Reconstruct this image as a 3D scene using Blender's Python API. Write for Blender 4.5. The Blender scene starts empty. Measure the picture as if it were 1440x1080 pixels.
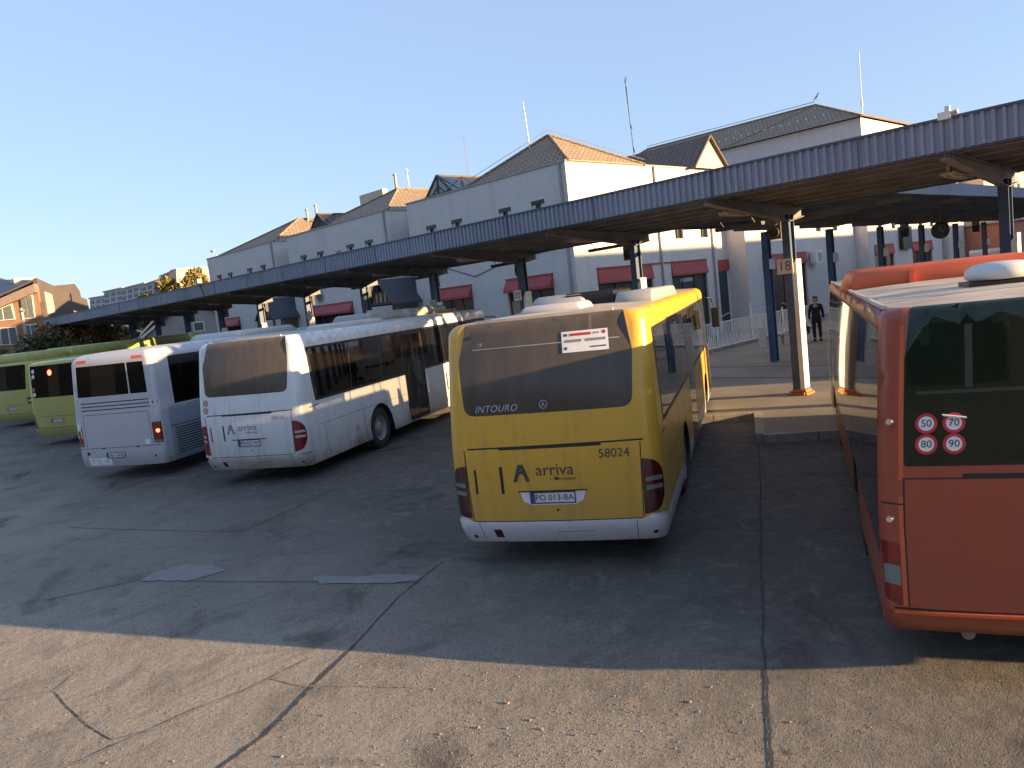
import bpy, bmesh, math, random
from mathutils import Vector, Matrix, geometry
random.seed(7)
PI = math.pi; R = math.radians
scene = bpy.context.scene
COL = scene.collection

# ------------------------------------------------------------------ helpers
def link(o, parent=None):
    COL.objects.link(o)
    if parent is not None: o.parent = parent
    return o

def tag(o, label=None, cat=None, group=None, kind=None):
    if label: o['label'] = label
    if cat: o['category'] = cat
    if group: o['group'] = group
    if kind: o['kind'] = kind
    return o

def thing(name, loc, label, cat, group=None, rz=0):
    o = bpy.data.objects.new(name, None); link(o)
    o.location = loc; o.rotation_euler = (0, 0, rz); o.empty_display_size = .2
    return tag(o, label, cat, group)

def copy_tree(o, parent=None):
    c = o.copy(); COL.objects.link(c); c.parent = parent
    for ch in list(o.children): copy_tree(ch, c)
    return c

class MB:
    """collects shapes; build() links them as one mesh object"""
    def __init__(s): s.v = []; s.f = []; s.sm = []
    def add(s, vs, fs, smooth=False):
        b = len(s.v); s.v += [tuple(v) for v in vs]
        s.f += [tuple(b + i for i in f) for f in fs]; s.sm += [smooth] * len(fs)
        return s
    def box(s, x0, y0, z0, x1, y1, z1, bv=0):
        if bv > 0:
            return s.bbox(x0, y0, z0, x1, y1, z1, bv)
        vs = [(x, y, z) for z in (z0, z1) for y in (y0, y1) for x in (x0, x1)]
        return s.add(vs, [(0, 2, 3, 1), (4, 5, 7, 6), (0, 1, 5, 4), (2, 6, 7, 3), (0, 4, 6, 2), (1, 3, 7, 5)])
    def bbox(s, x0, y0, z0, x1, y1, z1, b):
        bm = bmesh.new(); bmesh.ops.create_cube(bm, size=1)
        for v in bm.verts:
            v.co = Vector((x0 + (v.co.x + .5) * (x1 - x0), y0 + (v.co.y + .5) * (y1 - y0), z0 + (v.co.z + .5) * (z1 - z0)))
        bmesh.ops.bevel(bm, geom=bm.edges[:], offset=b, segments=2, profile=.6, affect='EDGES')
        bm.verts.index_update()
        s.add([v.co for v in bm.verts], [[v.index for v in f.verts] for f in bm.faces], False); bm.free()
        return s
    def obox(s, c, ax, ay, az):
        c, ax, ay, az = map(Vector, (c, ax, ay, az))
        vs = [c + ax * i + ay * j + az * k for k in (-1, 1) for j in (-1, 1) for i in (-1, 1)]
        return s.add(vs, [(0, 2, 3, 1), (4, 5, 7, 6), (0, 1, 5, 4), (2, 6, 7, 3), (0, 4, 6, 2), (1, 3, 7, 5)])
    def bar(s, a, b, w, h=None, up=(0, 0, 1)):
        a = Vector(a); b = Vector(b); d = (b - a); L = d.length; d /= L
        up = Vector(up)
        if abs(d.dot(up)) > .98: up = Vector((0, 1, 0))
        x = d.cross(up).normalized(); z = x.cross(d)
        h = w if h is None else h
        return s.obox((a + b) / 2, x * w / 2, d * L / 2, z * h / 2)
    def tube(s, pts, r, n=8, r1=None, cap=True):
        pts = [Vector(p) for p in pts]; rings = []
        for i, p in enumerate(pts):
            d = (pts[min(i + 1, len(pts) - 1)] - pts[max(i - 1, 0)]).normalized()
            up = Vector((0, 0, 1)) if abs(d.z) < .95 else Vector((0, 1, 0))
            x = d.cross(up).normalized(); y = x.cross(d)
            rr = r if r1 is None else r + (r1 - r) * i / (len(pts) - 1)
            rings.append([p + (x * math.cos(2 * PI * k / n) + y * math.sin(2 * PI * k / n)) * rr for k in range(n)])
        vs = [v for q in rings for v in q]; fs = []
        for i in range(len(pts) - 1):
            for k in range(n):
                fs.append((i * n + k, i * n + (k + 1) % n, (i + 1) * n + (k + 1) % n, (i + 1) * n + k))
        s.add(vs, fs, True)
        if cap:
            s.add(rings[0], [tuple(range(n))]); s.add(rings[-1], [tuple(reversed(range(n)))])
        return s
    def lathe(s, prof, c=(0, 0, 0), axis='x', n=32):
        vs = []; fs = []
        for (a, r) in prof:
            for k in range(n):
                t = 2 * PI * k / n; p, q = r * math.cos(t), r * math.sin(t)
                v = {'x': (a, p, q), 'y': (p, a, q), 'z': (p, q, a)}[axis]
                vs.append((c[0] + v[0], c[1] + v[1], c[2] + v[2]))
        for i in range(len(prof) - 1):
            for k in range(n):
                fs.append((i * n + k, i * n + (k + 1) % n, (i + 1) * n + (k + 1) % n, (i + 1) * n + k))
        return s.add(vs, fs, True)
    def disc(s, c, r, nrm='y', n=24, sx=1):
        vs = []
        for k in range(n):
            t = 2 * PI * k / n; p, q = r * sx * math.cos(t), r * math.sin(t)
            v = {'x': (0, p, q), 'y': (p, 0, q), 'z': (p, q, 0)}[nrm]
            vs.append((c[0] + v[0], c[1] + v[1], c[2] + v[2]))
        return s.add(vs, [tuple(range(n))])
    def poly(s, pts): return s.add(pts, [tuple(range(len(pts)))])
    def prism(s, pts, d):
        """extrude polygon by vector d"""
        n = len(pts); d = Vector(d); vs = [Vector(p) for p in pts]; vs += [v + d for v in vs]
        fs = [tuple(reversed(range(n))), tuple(range(n, 2 * n))] + [(i, (i + 1) % n, n + (i + 1) % n, n + i) for i in range(n)]
        return s.add(vs, fs)
    def build(s, name, m, parent=None, rec=True):
        me = bpy.data.meshes.new(name); me.from_pydata(s.v, [], s.f)
        me.polygons.foreach_set('use_smooth', s.sm)
        if rec:
            bm = bmesh.new(); bm.from_mesh(me); bmesh.ops.recalc_face_normals(bm, faces=bm.faces[:]); bm.to_mesh(me); bm.free()
        me.materials.append(m); me.update()
        o = bpy.data.objects.new(name, me)
        return link(o, parent)

def text_mesh(txt, size, shear=0, spacing=1.0):
    """2D vertices and faces of a text"""
    cu = bpy.data.curves.new('t', 'FONT'); cu.body = txt; cu.size = size; cu.align_x = 'CENTER'; cu.align_y = 'CENTER'
    cu.shear = shear; cu.space_character = spacing; cu.resolution_u = 3
    ob = bpy.data.objects.new('t', cu); COL.objects.link(ob)
    dg = bpy.context.evaluated_depsgraph_get()
    me = ob.evaluated_get(dg).to_mesh()
    vs = [(v.co.x, v.co.y) for v in me.vertices]; fs = [tuple(p.vertices) for p in me.polygons]
    ob.evaluated_get(dg).to_mesh_clear()
    bpy.data.objects.remove(ob); bpy.data.curves.remove(cu)
    return vs, fs

# ------------------------------------------------------------------ materials
def new_mat(name):
    m = bpy.data.materials.new(name); m.use_nodes = True; nt = m.node_tree
    b = nt.nodes['Principled BSDF']; return m, nt, b
def N(nt, t, **kw):
    n = nt.nodes.new(t)
    for k, v in kw.items(): setattr(n, k, v)
    return n
def rgb(c): return (c[0], c[1], c[2], 1)
def obj_coord(nt): return N(nt, 'ShaderNodeTexCoord').outputs['Object']
def noise(nt, vec, scale, detail=4, rough=.55, dist=0):
    n = N(nt, 'ShaderNodeTexNoise'); n.inputs['Scale'].default_value = scale; n.inputs['Detail'].default_value = detail
    n.inputs['Roughness'].default_value = rough; n.inputs['Distortion'].default_value = dist
    nt.links.new(vec, n.inputs['Vector']); return n.outputs['Fac']
def ramp(nt, fac, stops):
    r = N(nt, 'ShaderNodeValToRGB'); e = r.color_ramp.elements
    while len(e) < len(stops): e.new(.5)
    for i, (p, c) in enumerate(stops):
        e[i].position = p; e[i].color = c if len(c) == 4 else rgb(c)
    nt.links.new(fac, r.inputs['Fac']); return r.outputs['Color']
def mix(nt, fac, a, b, mode='MIX'):
    n = N(nt, 'ShaderNodeMix', data_type='RGBA', blend_type=mode)
    for sock, v in ((n.inputs[0], fac), (n.inputs[6], a), (n.inputs[7], b)):
        if isinstance(v, (int, float)): sock.default_value = v
        elif isinstance(v, tuple): sock.default_value = rgb(v)
        else: nt.links.new(v, sock)
    return n.outputs[2]
def mth(nt, op, a, b=None, c=None, clamp=False):
    n = N(nt, 'ShaderNodeMath', operation=op, use_clamp=clamp)
    for i, v in enumerate((a, b, c)):
        if v is None: continue
        if isinstance(v, (int, float)): n.inputs[i].default_value = v
        else: nt.links.new(v, n.inputs[i])
    return n.outputs[0]
def mrange(nt, v, a, b, c=0, d=1):
    n = N(nt, 'ShaderNodeMapRange'); nt.links.new(v, n.inputs[0])
    for i, x in enumerate((a, b, c, d)): n.inputs[i + 1].default_value = x
    return n.outputs[0]
def bump(nt, b, h, strength=.3, dist=.01):
    n = N(nt, 'ShaderNodeBump'); n.inputs['Strength'].default_value = strength; n.inputs['Distance'].default_value = dist
    nt.links.new(h, n.inputs['Height']); nt.links.new(n.outputs[0], b.inputs['Normal'])
def sep(nt, v):
    n = N(nt, 'ShaderNodeSeparateXYZ'); nt.links.new(v, n.inputs[0]); return n.outputs
def comb(nt, x, y, z):
    n = N(nt, 'ShaderNodeCombineXYZ')
    for i, v in enumerate((x, y, z)):
        if isinstance(v, (int, float)): n.inputs[i].default_value = v
        else: nt.links.new(v, n.inputs[i])
    return n.outputs[0]

def mat(name, c, rough=.5, metal=0, var=.12, scale=3, bmp=0, spec=.5, emit=None, coat=0):
    m, nt, b = new_mat(name); v = obj_coord(nt)
    f = noise(nt, v, scale, 6)
    lo = tuple(x * (1 - var) for x in c); hi = tuple(min(1, x * (1 + var)) for x in c)
    nt.links.new(ramp(nt, f, [(.3, lo), (.7, hi)]), b.inputs['Base Color'])
    b.inputs['Roughness'].default_value = rough; b.inputs['Metallic'].default_value = metal
    b.inputs['Specular IOR Level'].default_value = spec; b.inputs['Coat Weight'].default_value = coat
    if bmp: bump(nt, b, noise(nt, v, scale * 8, 5), bmp, .01)
    if emit:
        b.inputs['Emission Color'].default_value = rgb(emit[0]); b.inputs['Emission Strength'].default_value = emit[1]
    return m

def paint(name, c, dirt=(.16, .135, .105), amount=.7, top=1.0, rough=.32, streak=.25, zbase=.25):
    """vehicle paint with road dirt thrown up on its lower panels"""
    m, nt, b = new_mat(name); v = obj_coord(nt); xyz = sep(nt, v)
    z = mrange(nt, xyz[2], zbase, top, 1, 0)
    n1 = noise(nt, v, 1.3, 8, .65); n2 = noise(nt, v, 9, 6, .6)
    z2 = mth(nt, 'POWER', z, 1.4)
    d = mth(nt, 'MULTIPLY', z2, mrange(nt, n1, .3, .7, .35, 1.2), clamp=True)
    sv = N(nt, 'ShaderNodeMapping'); sv.inputs['Scale'].default_value = (6, 6, .35); nt.links.new(v, sv.inputs[0])
    st = noise(nt, sv.outputs[0], 1.6, 6, .6)
    d2 = mth(nt, 'MULTIPLY', mrange(nt, st, .5, .75, 0, 1), streak)
    f = mth(nt, 'ADD', mth(nt, 'MULTIPLY', d, amount), mth(nt, 'MULTIPLY', d2, mrange(nt, n2, .3, .7, .3, 1)), clamp=True)
    f = mth(nt, 'ADD', f, mrange(nt, n2, .35, .8, .0, .12), clamp=True)
    nt.links.new(mix(nt, f, c, dirt), b.inputs['Base Color'])
    nt.links.new(mrange(nt, f, 0, .8, rough, .8), b.inputs['Roughness'])
    b.inputs['Coat Weight'].default_value = .25; b.inputs['Coat Roughness'].default_value = .15
    bump(nt, b, noise(nt, v, 2.2, 2), .04, .03)
    return m

def glass(name, tint, dust=.08, dustc=(.3, .26, .2), rough=.02, ior=1.5):
    m = bpy.data.materials.new(name); m.use_nodes = True; nt = m.node_tree; nt.nodes.clear()
    v = obj_coord(nt)
    tr = N(nt, 'ShaderNodeBsdfTransparent'); tr.inputs[0].default_value = rgb(tint)
    gl = N(nt, 'ShaderNodeBsdfGlossy'); gl.inputs[0].default_value = (1, 1, 1, 1); gl.inputs['Roughness'].default_value = rough
    bp = N(nt, 'ShaderNodeBump'); bp.inputs['Strength'].default_value = .02; bp.inputs['Distance'].default_value = .05
    nt.links.new(noise(nt, v, 1.1, 2), bp.inputs['Height']); nt.links.new(bp.outputs[0], gl.inputs['Normal'])
    fr = N(nt, 'ShaderNodeFresnel'); fr.inputs['IOR'].default_value = ior
    m1 = N(nt, 'ShaderNodeMixShader'); nt.links.new(fr.outputs[0], m1.inputs[0]); nt.links.new(tr.outputs[0], m1.inputs[1]); nt.links.new(gl.outputs[0], m1.inputs[2])
    df = N(nt, 'ShaderNodeBsdfDiffuse'); df.inputs[0].default_value = rgb(dustc)
    b2 = N(nt, 'ShaderNodeBump'); b2.inputs['Strength'].default_value = 1; b2.inputs['Distance'].default_value = .02
    nt.links.new(noise(nt, v, 420, 2), b2.inputs['Height']); nt.links.new(b2.outputs[0], df.inputs['Normal'])
    mp = N(nt, 'ShaderNodeMapping'); mp.inputs['Scale'].default_value = (3, 3, .6); nt.links.new(v, mp.inputs[0])
    n = noise(nt, mp.outputs[0], 1.8, 7, .6)
    f = mrange(nt, n, .25, .75, dust * .75, dust * 1.25)
    m2 = N(nt, 'ShaderNodeMixShader'); nt.links.new(f, m2.inputs[0]); nt.links.new(m1.outputs[0], m2.inputs[1]); nt.links.new(df.outputs[0], m2.inputs[2])
    o = N(nt, 'ShaderNodeOutputMaterial'); nt.links.new(m2.outputs[0], o.inputs[0])
    return m

M = {}
M['black'] = mat('black_trim', (.012, .012, .013), .45)
M['seam'] = mat('panel_gap', (.02, .018, .016), .8)
M['rubber'] = mat('tyre_rubber', (.03, .028, .026), .85, bmp=.3, scale=12)
M['dark_under'] = mat('underbody', (.018, .016, .015), .9)
M['rim'] = mat('rim_steel', (.22, .21, .2), .5, .6, var=.3, scale=8)
M['rim_white'] = mat('rim_dusty', (.28, .27, .25), .6, .1, var=.3, scale=8)
M['seat'] = mat('seat_cloth', (.03, .035, .05), .9)
M['yellow'] = paint('yellow_paint', (.60, .34, .03), amount=.6, top=1.5, streak=.42, dirt=(.24, .17, .09))
M['white'] = paint('white_paint', (.66, .68, .7), amount=.95, top=1.35, streak=.42, dirt=(.23, .205, .165))
M['whiteclean'] = paint('white_bumper', (.66, .67, .72), amount=.35, top=.7, streak=.2)
M['silver'] = paint('silver_paint', (.45, .46, .5), amount=.6, top=.9, streak=.15, dirt=(.22, .21, .2))
M['silver_side'] = paint('silver_side', (.28, .32, .38), amount=.5, top=.9, streak=.1)
M['red'] = paint('red_paint', (.29, .052, .026), amount=.35, top=1.6, streak=.35, dirt=(.15, .08, .05))
M['orange'] = mat('orange_fairing', (.50, .10, .035), .45, var=.12, scale=2)
M['green'] = paint('green_paint', (.36, .36, .10), amount=.45, top=.9, streak=.15)
M['olive'] = mat('green_pod', (.34, .37, .13), .5)
M['roofgrey'] = mat('bus_roof', (.46, .38, .29), .6, var=.3, scale=1.8)
M['roofwhite'] = mat('bus_roof_white', (.46, .45, .43), .5, var=.15, scale=1.5)
M['darktrim'] = mat('dark_green_trim', (.02, .028, .024), .5)
M['podwhite'] = mat('pod_white', (.5, .5, .49), .45, var=.12, scale=2)
M['podgrey'] = mat('pod_grey', (.30, .31, .31), .5)
M['taillight'] = mat('tail_lens', (.16, .008, .01), .15, coat=.5)
M['taildark'] = mat('tail_lens_dark', (.045, .008, .012), .18, coat=.5)
M['lens_clear'] = mat('clear_lens', (.4, .36, .36), .2)
M['lens_grey'] = mat('reversing_lens', (.14, .17, .16), .15)
M['lamp_on'] = mat('lamp_glow', (.8, .12, .05), .3, emit=((1, .1, .04), 2.2))
M['amber'] = mat('amber_lens', (.5, .09, .05), .3)
M['chrome'] = mat('chrome', (.75, .72, .68), .12, .9)
M['ink'] = mat('dark_lettering', (.045, .045, .05), .5)
M['ink_grey'] = mat('grey_lettering', (.2, .22, .25), .5)
M['plate'] = mat('plate_white', (.55, .57, .6), .4)
M['plate_blue'] = mat('plate_blue', (.02, .06, .22), .4)
M['letter_pale'] = mat('pale_lettering', (.35, .37, .42), .5)
M['st_red'] = mat('sticker_red', (.5, .03, .05), .5)
M['st_white'] = mat('sticker_white', (.72, .72, .74), .5)
M['g_rear'] = glass('rear_glass_dusty', (.05, .055, .06), .22, (.58, .47, .36), .12)
M['g_side'] = glass('side_glass_dark', (.10, .115, .14), .02)
M['g_side_lt'] = glass('side_glass_light', (.62, .6, .56), .06)
M['g_red'] = glass('green_tinted_glass', (.05, .12, .08), .2, (.05, .12, .07), .04)
M['g_redside'] = glass('side_mirror_glass', (.18, .2, .17), .05, (.2, .18, .13), .03, 1.9)
M['g_clear'] = glass('clear_glass', (.72, .78, .8), .05)

# ------------------------------------------------------------------ camera, light, sky
cam = bpy.data.cameras.new('camera'); co = bpy.data.objects.new('camera', cam); link(co)
FPX, PITCH, ROLL, YAW, CH = 1098.8, R(6.2), R(6.456), R(-46.2), 3.251
F = Vector((math.sin(YAW) * math.cos(PITCH), math.cos(YAW) * math.cos(PITCH), -math.sin(PITCH)))
R0 = Vector((math.cos(YAW), -math.sin(YAW), 0)); U0 = R0.cross(F)
CR = R0 * math.cos(ROLL) - U0 * math.sin(ROLL); CU = R0 * math.sin(ROLL) + U0 * math.cos(ROLL)
mw = Matrix((CR, CU, -F)).transposed().to_4x4(); mw.translation = (0, 0, CH)
co.matrix_world = mw
cam.sensor_width = 36; cam.lens = 36 * FPX / 1440; cam.clip_end = 3000; cam.clip_start = .1
scene.camera = co

SUN_AZ, SUN_EL = R(65.6), R(8.2)
sl = bpy.data.lights.new('sun', 'SUN'); sl.energy = 5.0; sl.angle = R(.5); sl.color = (1, .67, .33)
so = bpy.data.objects.new('sun', sl); link(so)
sd = Vector((math.sin(SUN_AZ) * math.cos(SUN_EL), math.cos(SUN_AZ) * math.cos(SUN_EL), math.sin(SUN_EL)))
so.rotation_euler = sd.to_track_quat('Z', 'Y').to_euler(); so.location = sd * 100
w = bpy.data.worlds.new('World'); scene.world = w; w.use_nodes = True; nt = w.node_tree
sky = nt.nodes.new('ShaderNodeTexSky'); sky.sky_type = 'NISHITA'; sky.sun_disc = False
sky.sun_elevation = SUN_EL; sky.sun_rotation = SUN_AZ; sky.altitude = 80; sky.air_density = 1.0; sky.dust_density = .8; sky.ozone_density = 2.0
bg = nt.nodes['Background']; mx = nt.nodes.new('ShaderNodeMix'); mx.data_type = 'RGBA'; mx.inputs[0].default_value = .74; mx.inputs[7].default_value = (.82, 1.07, 1.66, 1)
nt.links.new(sky.outputs[0], mx.inputs[6]); nt.links.new(mx.outputs[2], bg.inputs[0]); bg.inputs[1].default_value = .138
scene.view_settings.view_transform = 'Standard'; scene.view_settings.look = 'None'; scene.view_settings.gamma = 1
scene.view_settings.exposure = 1.88
scene.cycles.max_bounces = 8; scene.cycles.transparent_max_bounces = 12

def at(px, py, X=None, Y=None, Z=None):
    """world point on an axis plane for a pixel of the photograph (used for far background sizes)"""
    d = CR * ((px - 720) / FPX) - CU * ((py - 540) / FPX) + F; o = Vector((0, 0, CH))
    t = X / d.x if X is not None else (Y / d.y if Y is not None else (Z - CH) / d.z)
    return o + d * t

# ------------------------------------------------------------------ ground
def mapv(nt, v, sc, rz=0):
    m = N(nt, 'ShaderNodeMapping'); m.inputs['Scale'].default_value = sc; m.inputs['Rotation'].default_value = (0, 0, rz); nt.links.new(v, m.inputs[0]); return m.outputs[0]
def ground_mat():
    m, nt, b = new_mat('worn_asphalt'); v = obj_coord(nt)
    big = noise(nt, v, .22, 5, .6); mid = noise(nt, v, 1.4, 6, .65, .6); fine = noise(nt, v, 26, 4, .7)
    base = ramp(nt, big, [(.3, (.26, .24, .205)), (.5, (.34, .31, .265)), (.72, (.42, .38, .325))])
    base = mix(nt, mrange(nt, mid, .52, .72, 0, .5), base, (.085, .077, .07))
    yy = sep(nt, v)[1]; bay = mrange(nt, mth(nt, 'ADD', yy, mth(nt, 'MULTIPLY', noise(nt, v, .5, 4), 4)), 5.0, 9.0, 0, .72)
    base = mix(nt, bay, base, (.062, .06, .06))  # darker bays: stained asphalt plus shade put into the colour
    base = mix(nt, mrange(nt, fine, .3, .75, 0, 1), mix(nt, .45, base, (.05, .045, .04)), base)
    vo = N(nt, 'ShaderNodeTexVoronoi'); vo.inputs['Scale'].default_value = 30; nt.links.new(v, vo.inputs['Vector'])
    st = mth(nt, 'MULTIPLY', mrange(nt, vo.outputs['Distance'], .14, .30, 1, 0), mrange(nt, noise(nt, v, 9, 5, .7), .47, .58, 0, 1), clamp=True)
    base = mix(nt, mth(nt, 'MULTIPLY', st, .5), base, (.40, .35, .28))
    base = mix(nt, mrange(nt, noise(nt, v, 2.6, 8, .75, 1.5), .5, .68, 0, .5), base, (.30, .255, .21))
    tyre = noise(nt, mapv(nt, v, (3.2, .25, 1), -.5), 1.0, 5, .6)
    base = mix(nt, mrange(nt, tyre, .58, .72, 0, .35), base, (.07, .065, .062))
    # oil stains
    oil = noise(nt, v, .55, 6, .6, .8)
    base = mix(nt, mrange(nt, oil, .58, .7, 0, .7), base, (.045, .042, .042))
    v3 = N(nt, 'ShaderNodeTexVoronoi'); v3.inputs['Scale'].default_value = 1.7; v3.inputs['Randomness'].default_value = 1; nt.links.new(v, v3.inputs['Vector'])
    dd = mth(nt, 'ADD', v3.outputs['Distance'], mth(nt, 'MULTIPLY', noise(nt, v, 14, 4), .12))
    drip = mth(nt, 'MULTIPLY', mrange(nt, dd, .09, .16, 1, 0), mrange(nt, noise(nt, v, .6, 3), .5, .6, 0, .75), clamp=True)
    base = mix(nt, drip, base, (.04, .038, .036))
    nt.links.new(base, b.inputs['Base Color']); b.inputs['Roughness'].default_value = .9
    b.inputs['Specular IOR Level'].default_value = .25
    v2 = N(nt, 'ShaderNodeTexVoronoi'); v2.inputs['Scale'].default_value = 75; nt.links.new(v, v2.inputs['Vector'])
    patchy = mrange(nt, noise(nt, v, 1.1, 5), .4, .62, .25, 1)
    h = mth(nt, 'ADD', mth(nt, 'MULTIPLY', noise(nt, v, 140, 3, .7), .25), mth(nt, 'MULTIPLY', mrange(nt, v2.outputs['Distance'], 0, .5, 1, 0), .28))
    h = mth(nt, 'ADD', h, mth(nt, 'MULTIPLY', mth(nt, 'MULTIPLY', st, 1.7), patchy))
    h = mth(nt, 'ADD', h, mth(nt, 'MULTIPLY', noise(nt, v, 3.2, 9, .62), 2.2))
    bump(nt, b, h, 1.0, .03)
    return m
M['ground'] = ground_mat()
g = MB()
gx = [-900, -200, -80, 60, 200, 900]
for i in range(5):
    for j in range(5):
        g.poly([(gx[i], gx[j], 0), (gx[i + 1], gx[j], 0), (gx[i + 1], gx[j + 1], 0), (gx[i], gx[j + 1], 0)])
tag(g.build('ground', M['ground']), 'worn grey asphalt and concrete yard of the bus station', None, kind='structure')

M['crack'] = mat('crack_filler', (.05, .046, .044), .95, bmp=.6, scale=6)
M['ridge'] = mat('pale_ridge', (.24, .2, .16), .9, bmp=.6, scale=6)
M['patch'] = mat('light_patch', (.20, .19, .185), .9, bmp=.5, scale=5)
def strip(pts, w, z=.004, jit=.45, step=.045):
    """ragged strip along a ground polyline"""
    out = MB(); P = [Vector((p[0], p[1], 0)) for p in pts]; L = []; 
    for a, b_ in zip(P[:-1], P[1:]):
        n = max(1, int((b_ - a).length / step))
        for i in range(n): L.append(a.lerp(b_, i / n))
    L.append(P[-1]); A = []; B = []
    dx = 0
    for i, p in enumerate(L):
        d = (L[min(i + 1, len(L) - 1)] - L[max(i - 1, 0)]).normalized(); nn = Vector((-d.y, d.x, 0))
        dx = dx * .93 + random.uniform(-1, 1) * w * jit * .3
        c = p + nn * dx; ww = w * random.uniform(1 - jit, 1 + jit) / 2
        A.append(c + nn * ww + Vector((0, 0, z))); B.append(c - nn * ww + Vector((0, 0, z)))
    n = len(A)
    out.add(A + B, [(i, i + 1, n + i + 1, n + i) for i in range(n - 1)])
    return out
cr = MB()
def addcr(pts, w, **k):
    s = strip(pts, w, **k); cr.add(s.v, s.f)
addcr([(-2.1, 3.6), (-2.51, 4.36), (-2.85, 4.98), (-3.44, 6.01), (-4.27, 7.56), (-5.8, 10.42), (-8.23, 14.88)], .024)
addcr([(-5.6, 1.4), (-5.76, 2.05), (-5.9, 2.46), (-6.3, 3.15), (-6.73, 3.89)], .034, z=.0045)
addcr([(-6.73, 3.89), (-7.37, 4.88), (-7.85, 5.94)], .022)
addcr([(-16.02, 3.69), (-13.88, 4.51), (-12.16, 5.24)], .016)
addcr([(-12.16, 5.24), (-12.56, 6.23), (-13.2, 7.6)], .022)
addcr([(-11.7, 2.3), (-11.3, 3.34), (-9.95, 4.0), (-8.83, 4.62), (-7.51, 5.3)], .018)
addcr([(-8.9, 1.0), (-8.76, 1.2), (-8.67, 1.36), (-8.49, 1.59), (-7.99, 1.58), (-7.43, 1.6), (-6.98, 1.65), (-6.84, 1.9)], .009, jit=.9)
tag(cr.build('joints', M['crack']), 'dark open joints and cracks in the asphalt', kind='structure')
rd = MB()
for pts, ww in (([(-6.84, 1.31), (-6.85, 1.65), (-6.85, 2.27), (-6.78, 2.76), (-6.84, 3.46)], .018),
                ([(-8.76, 1.2), (-8.67, 1.36), (-8.49, 1.59), (-8.78, 1.95)], .02),
                ([(-6.79, 2.99), (-6.39, 3.09), (-5.96, 3.38), (-5.43, 3.69)], .014)):
    s = strip(pts, ww, z=.006, jit=.7); rd.add(s.v, s.f)
tag(rd.build('crack_ridges', M['ridge']), 'thin pale ridges of filler in the asphalt', kind='structure')
pt = MB()
for P in ([(-11.23, 3.32), (-11.42, 3.67), (-11.3, 3.98), (-10.91, 4.18), (-10.45, 4.19), (-10.46, 3.93), (-10.51, 3.71)],
          [(-8.92, 4.63), (-8.94, 4.78), (-8.46, 5.01), (-8.02, 5.35), (-7.64, 5.46), (-7.6, 5.31), (-7.86, 5.08), (-8.67, 4.63)]):
    Q = []
    for a, b_ in zip(P, P[1:] + P[:1]):
        for i in range(5):
            t = i / 5; Q.append((a[0] + (b_[0] - a[0]) * t + random.uniform(-.02, .02), a[1] + (b_[1] - a[1]) * t + random.uniform(-.02, .02), .0085))
    pt.poly(Q)
tag(pt.build('asphalt_patches', M['patch']), 'pale repair patches in the asphalt', kind='structure')

# loose gravel
gm = MB()
for i in range(3200):
    u = random.random(); 
    x = random.uniform(-10.5, -.6); y = random.uniform(.8, 5.4)
    if random.random() < .5: x = random.gauss(-3.2, 1.2); y = random.gauss(3.2, 1.0)
    if y < .6: continue
    s = random.uniform(.0025, .009) * (2.1 if random.random() < .035 else 1)
    c = Vector((x, y, s * .3)); vs = []
    for k in range(6):
        dvec = [(1, 0, 0), (-1, 0, 0), (0, 1, 0), (0, -1, 0), (0, 0, .7), (0, 0, -.7)][k]
        vs.append(c + Vector(dvec) * s * random.uniform(.7, 1.3))
    gm.add(vs, [(0, 2, 4), (2, 1, 4), (1, 3, 4), (3, 0, 4), (2, 0, 5), (1, 2, 5), (3, 1, 5), (0, 3, 5)])
M['gravel'] = mat('gravel', (.24, .2, .165), .9, var=.5, scale=30)
tag(gm.build('loose_gravel', M['gravel'], rec=False), 'small loose stones scattered on the sunlit asphalt', 'gravel', kind='stuff')

# platform with saw-tooth kerb
def conc_mat():
    m, nt, b = new_mat('platform_concrete'); v = obj_coord(nt)
    c = ramp(nt, noise(nt, v, .5, 7, .6), [(.3, (.15, .135, .112)), (.7, (.235, .21, .175))])
    c = mix(nt, mrange(nt, noise(nt, v, 2.5, 6, .7), .55, .75, 0, .5), c, (.09, .08, .07))
    nt.links.new(c, b.inputs['Base Color']); b.inputs['Roughness'].default_value = .9
    bump(nt, b, noise(nt, v, 30, 4), .25, .01); return m
M['platform'] = conc_mat()
M['kerb'] = mat('kerb_stone', (.27, .245, .21), .9, var=.25, scale=4, bmp=.3)
teeth = []
x = -8.6 - 4.55 * 12
while x < 14:
    teeth += [(x, 15.7), (x + 1.22, 13.5)]; x += 4.55
P = teeth + [(teeth[-1][0], 95), (teeth[0][0], 95)]
pm = MB(); pm.prism([(a, b_, -.1) for a, b_ in P], (0, 0, .245))
tag(pm.build('platform', M['platform']), 'raised concrete platform with saw-tooth edge', kind='structure')
km = MB()
for a, b_ in zip(teeth[:-1], teeth[1:]):
    a = Vector((*a, 0)); b_ = Vector((*b_, 0)); L = (b_ - a).length; d = (b_ - a) / L; nn = Vector((-d.y, d.x, 0))
    if nn.y < 0: nn = -nn
    n = max(1, round(L / 1.0))
    for i in range(n):
        p = a + d * (L * i / n + .01); q = a + d * (L * (i + 1) / n - .01)
        km.obox((p + q) / 2 - nn * .03 + Vector((0, 0, .078)), d * ((q - p).length / 2), nn * .09, Vector((0, 0, .082 + random.uniform(0, .006))))
tag(km.build('kerb', M['kerb']), 'pale kerb stones along the platform edge', kind='structure')
ln = MB(); ln.box(-60, 20.9, .146, 12, 21.0, .150); ln.box(-60, 23.4, .146, 12, 23.46, .150)
tag(ln.build('platform_joint', M['crack']), 'dark joint line across the platform', kind='structure')

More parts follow.
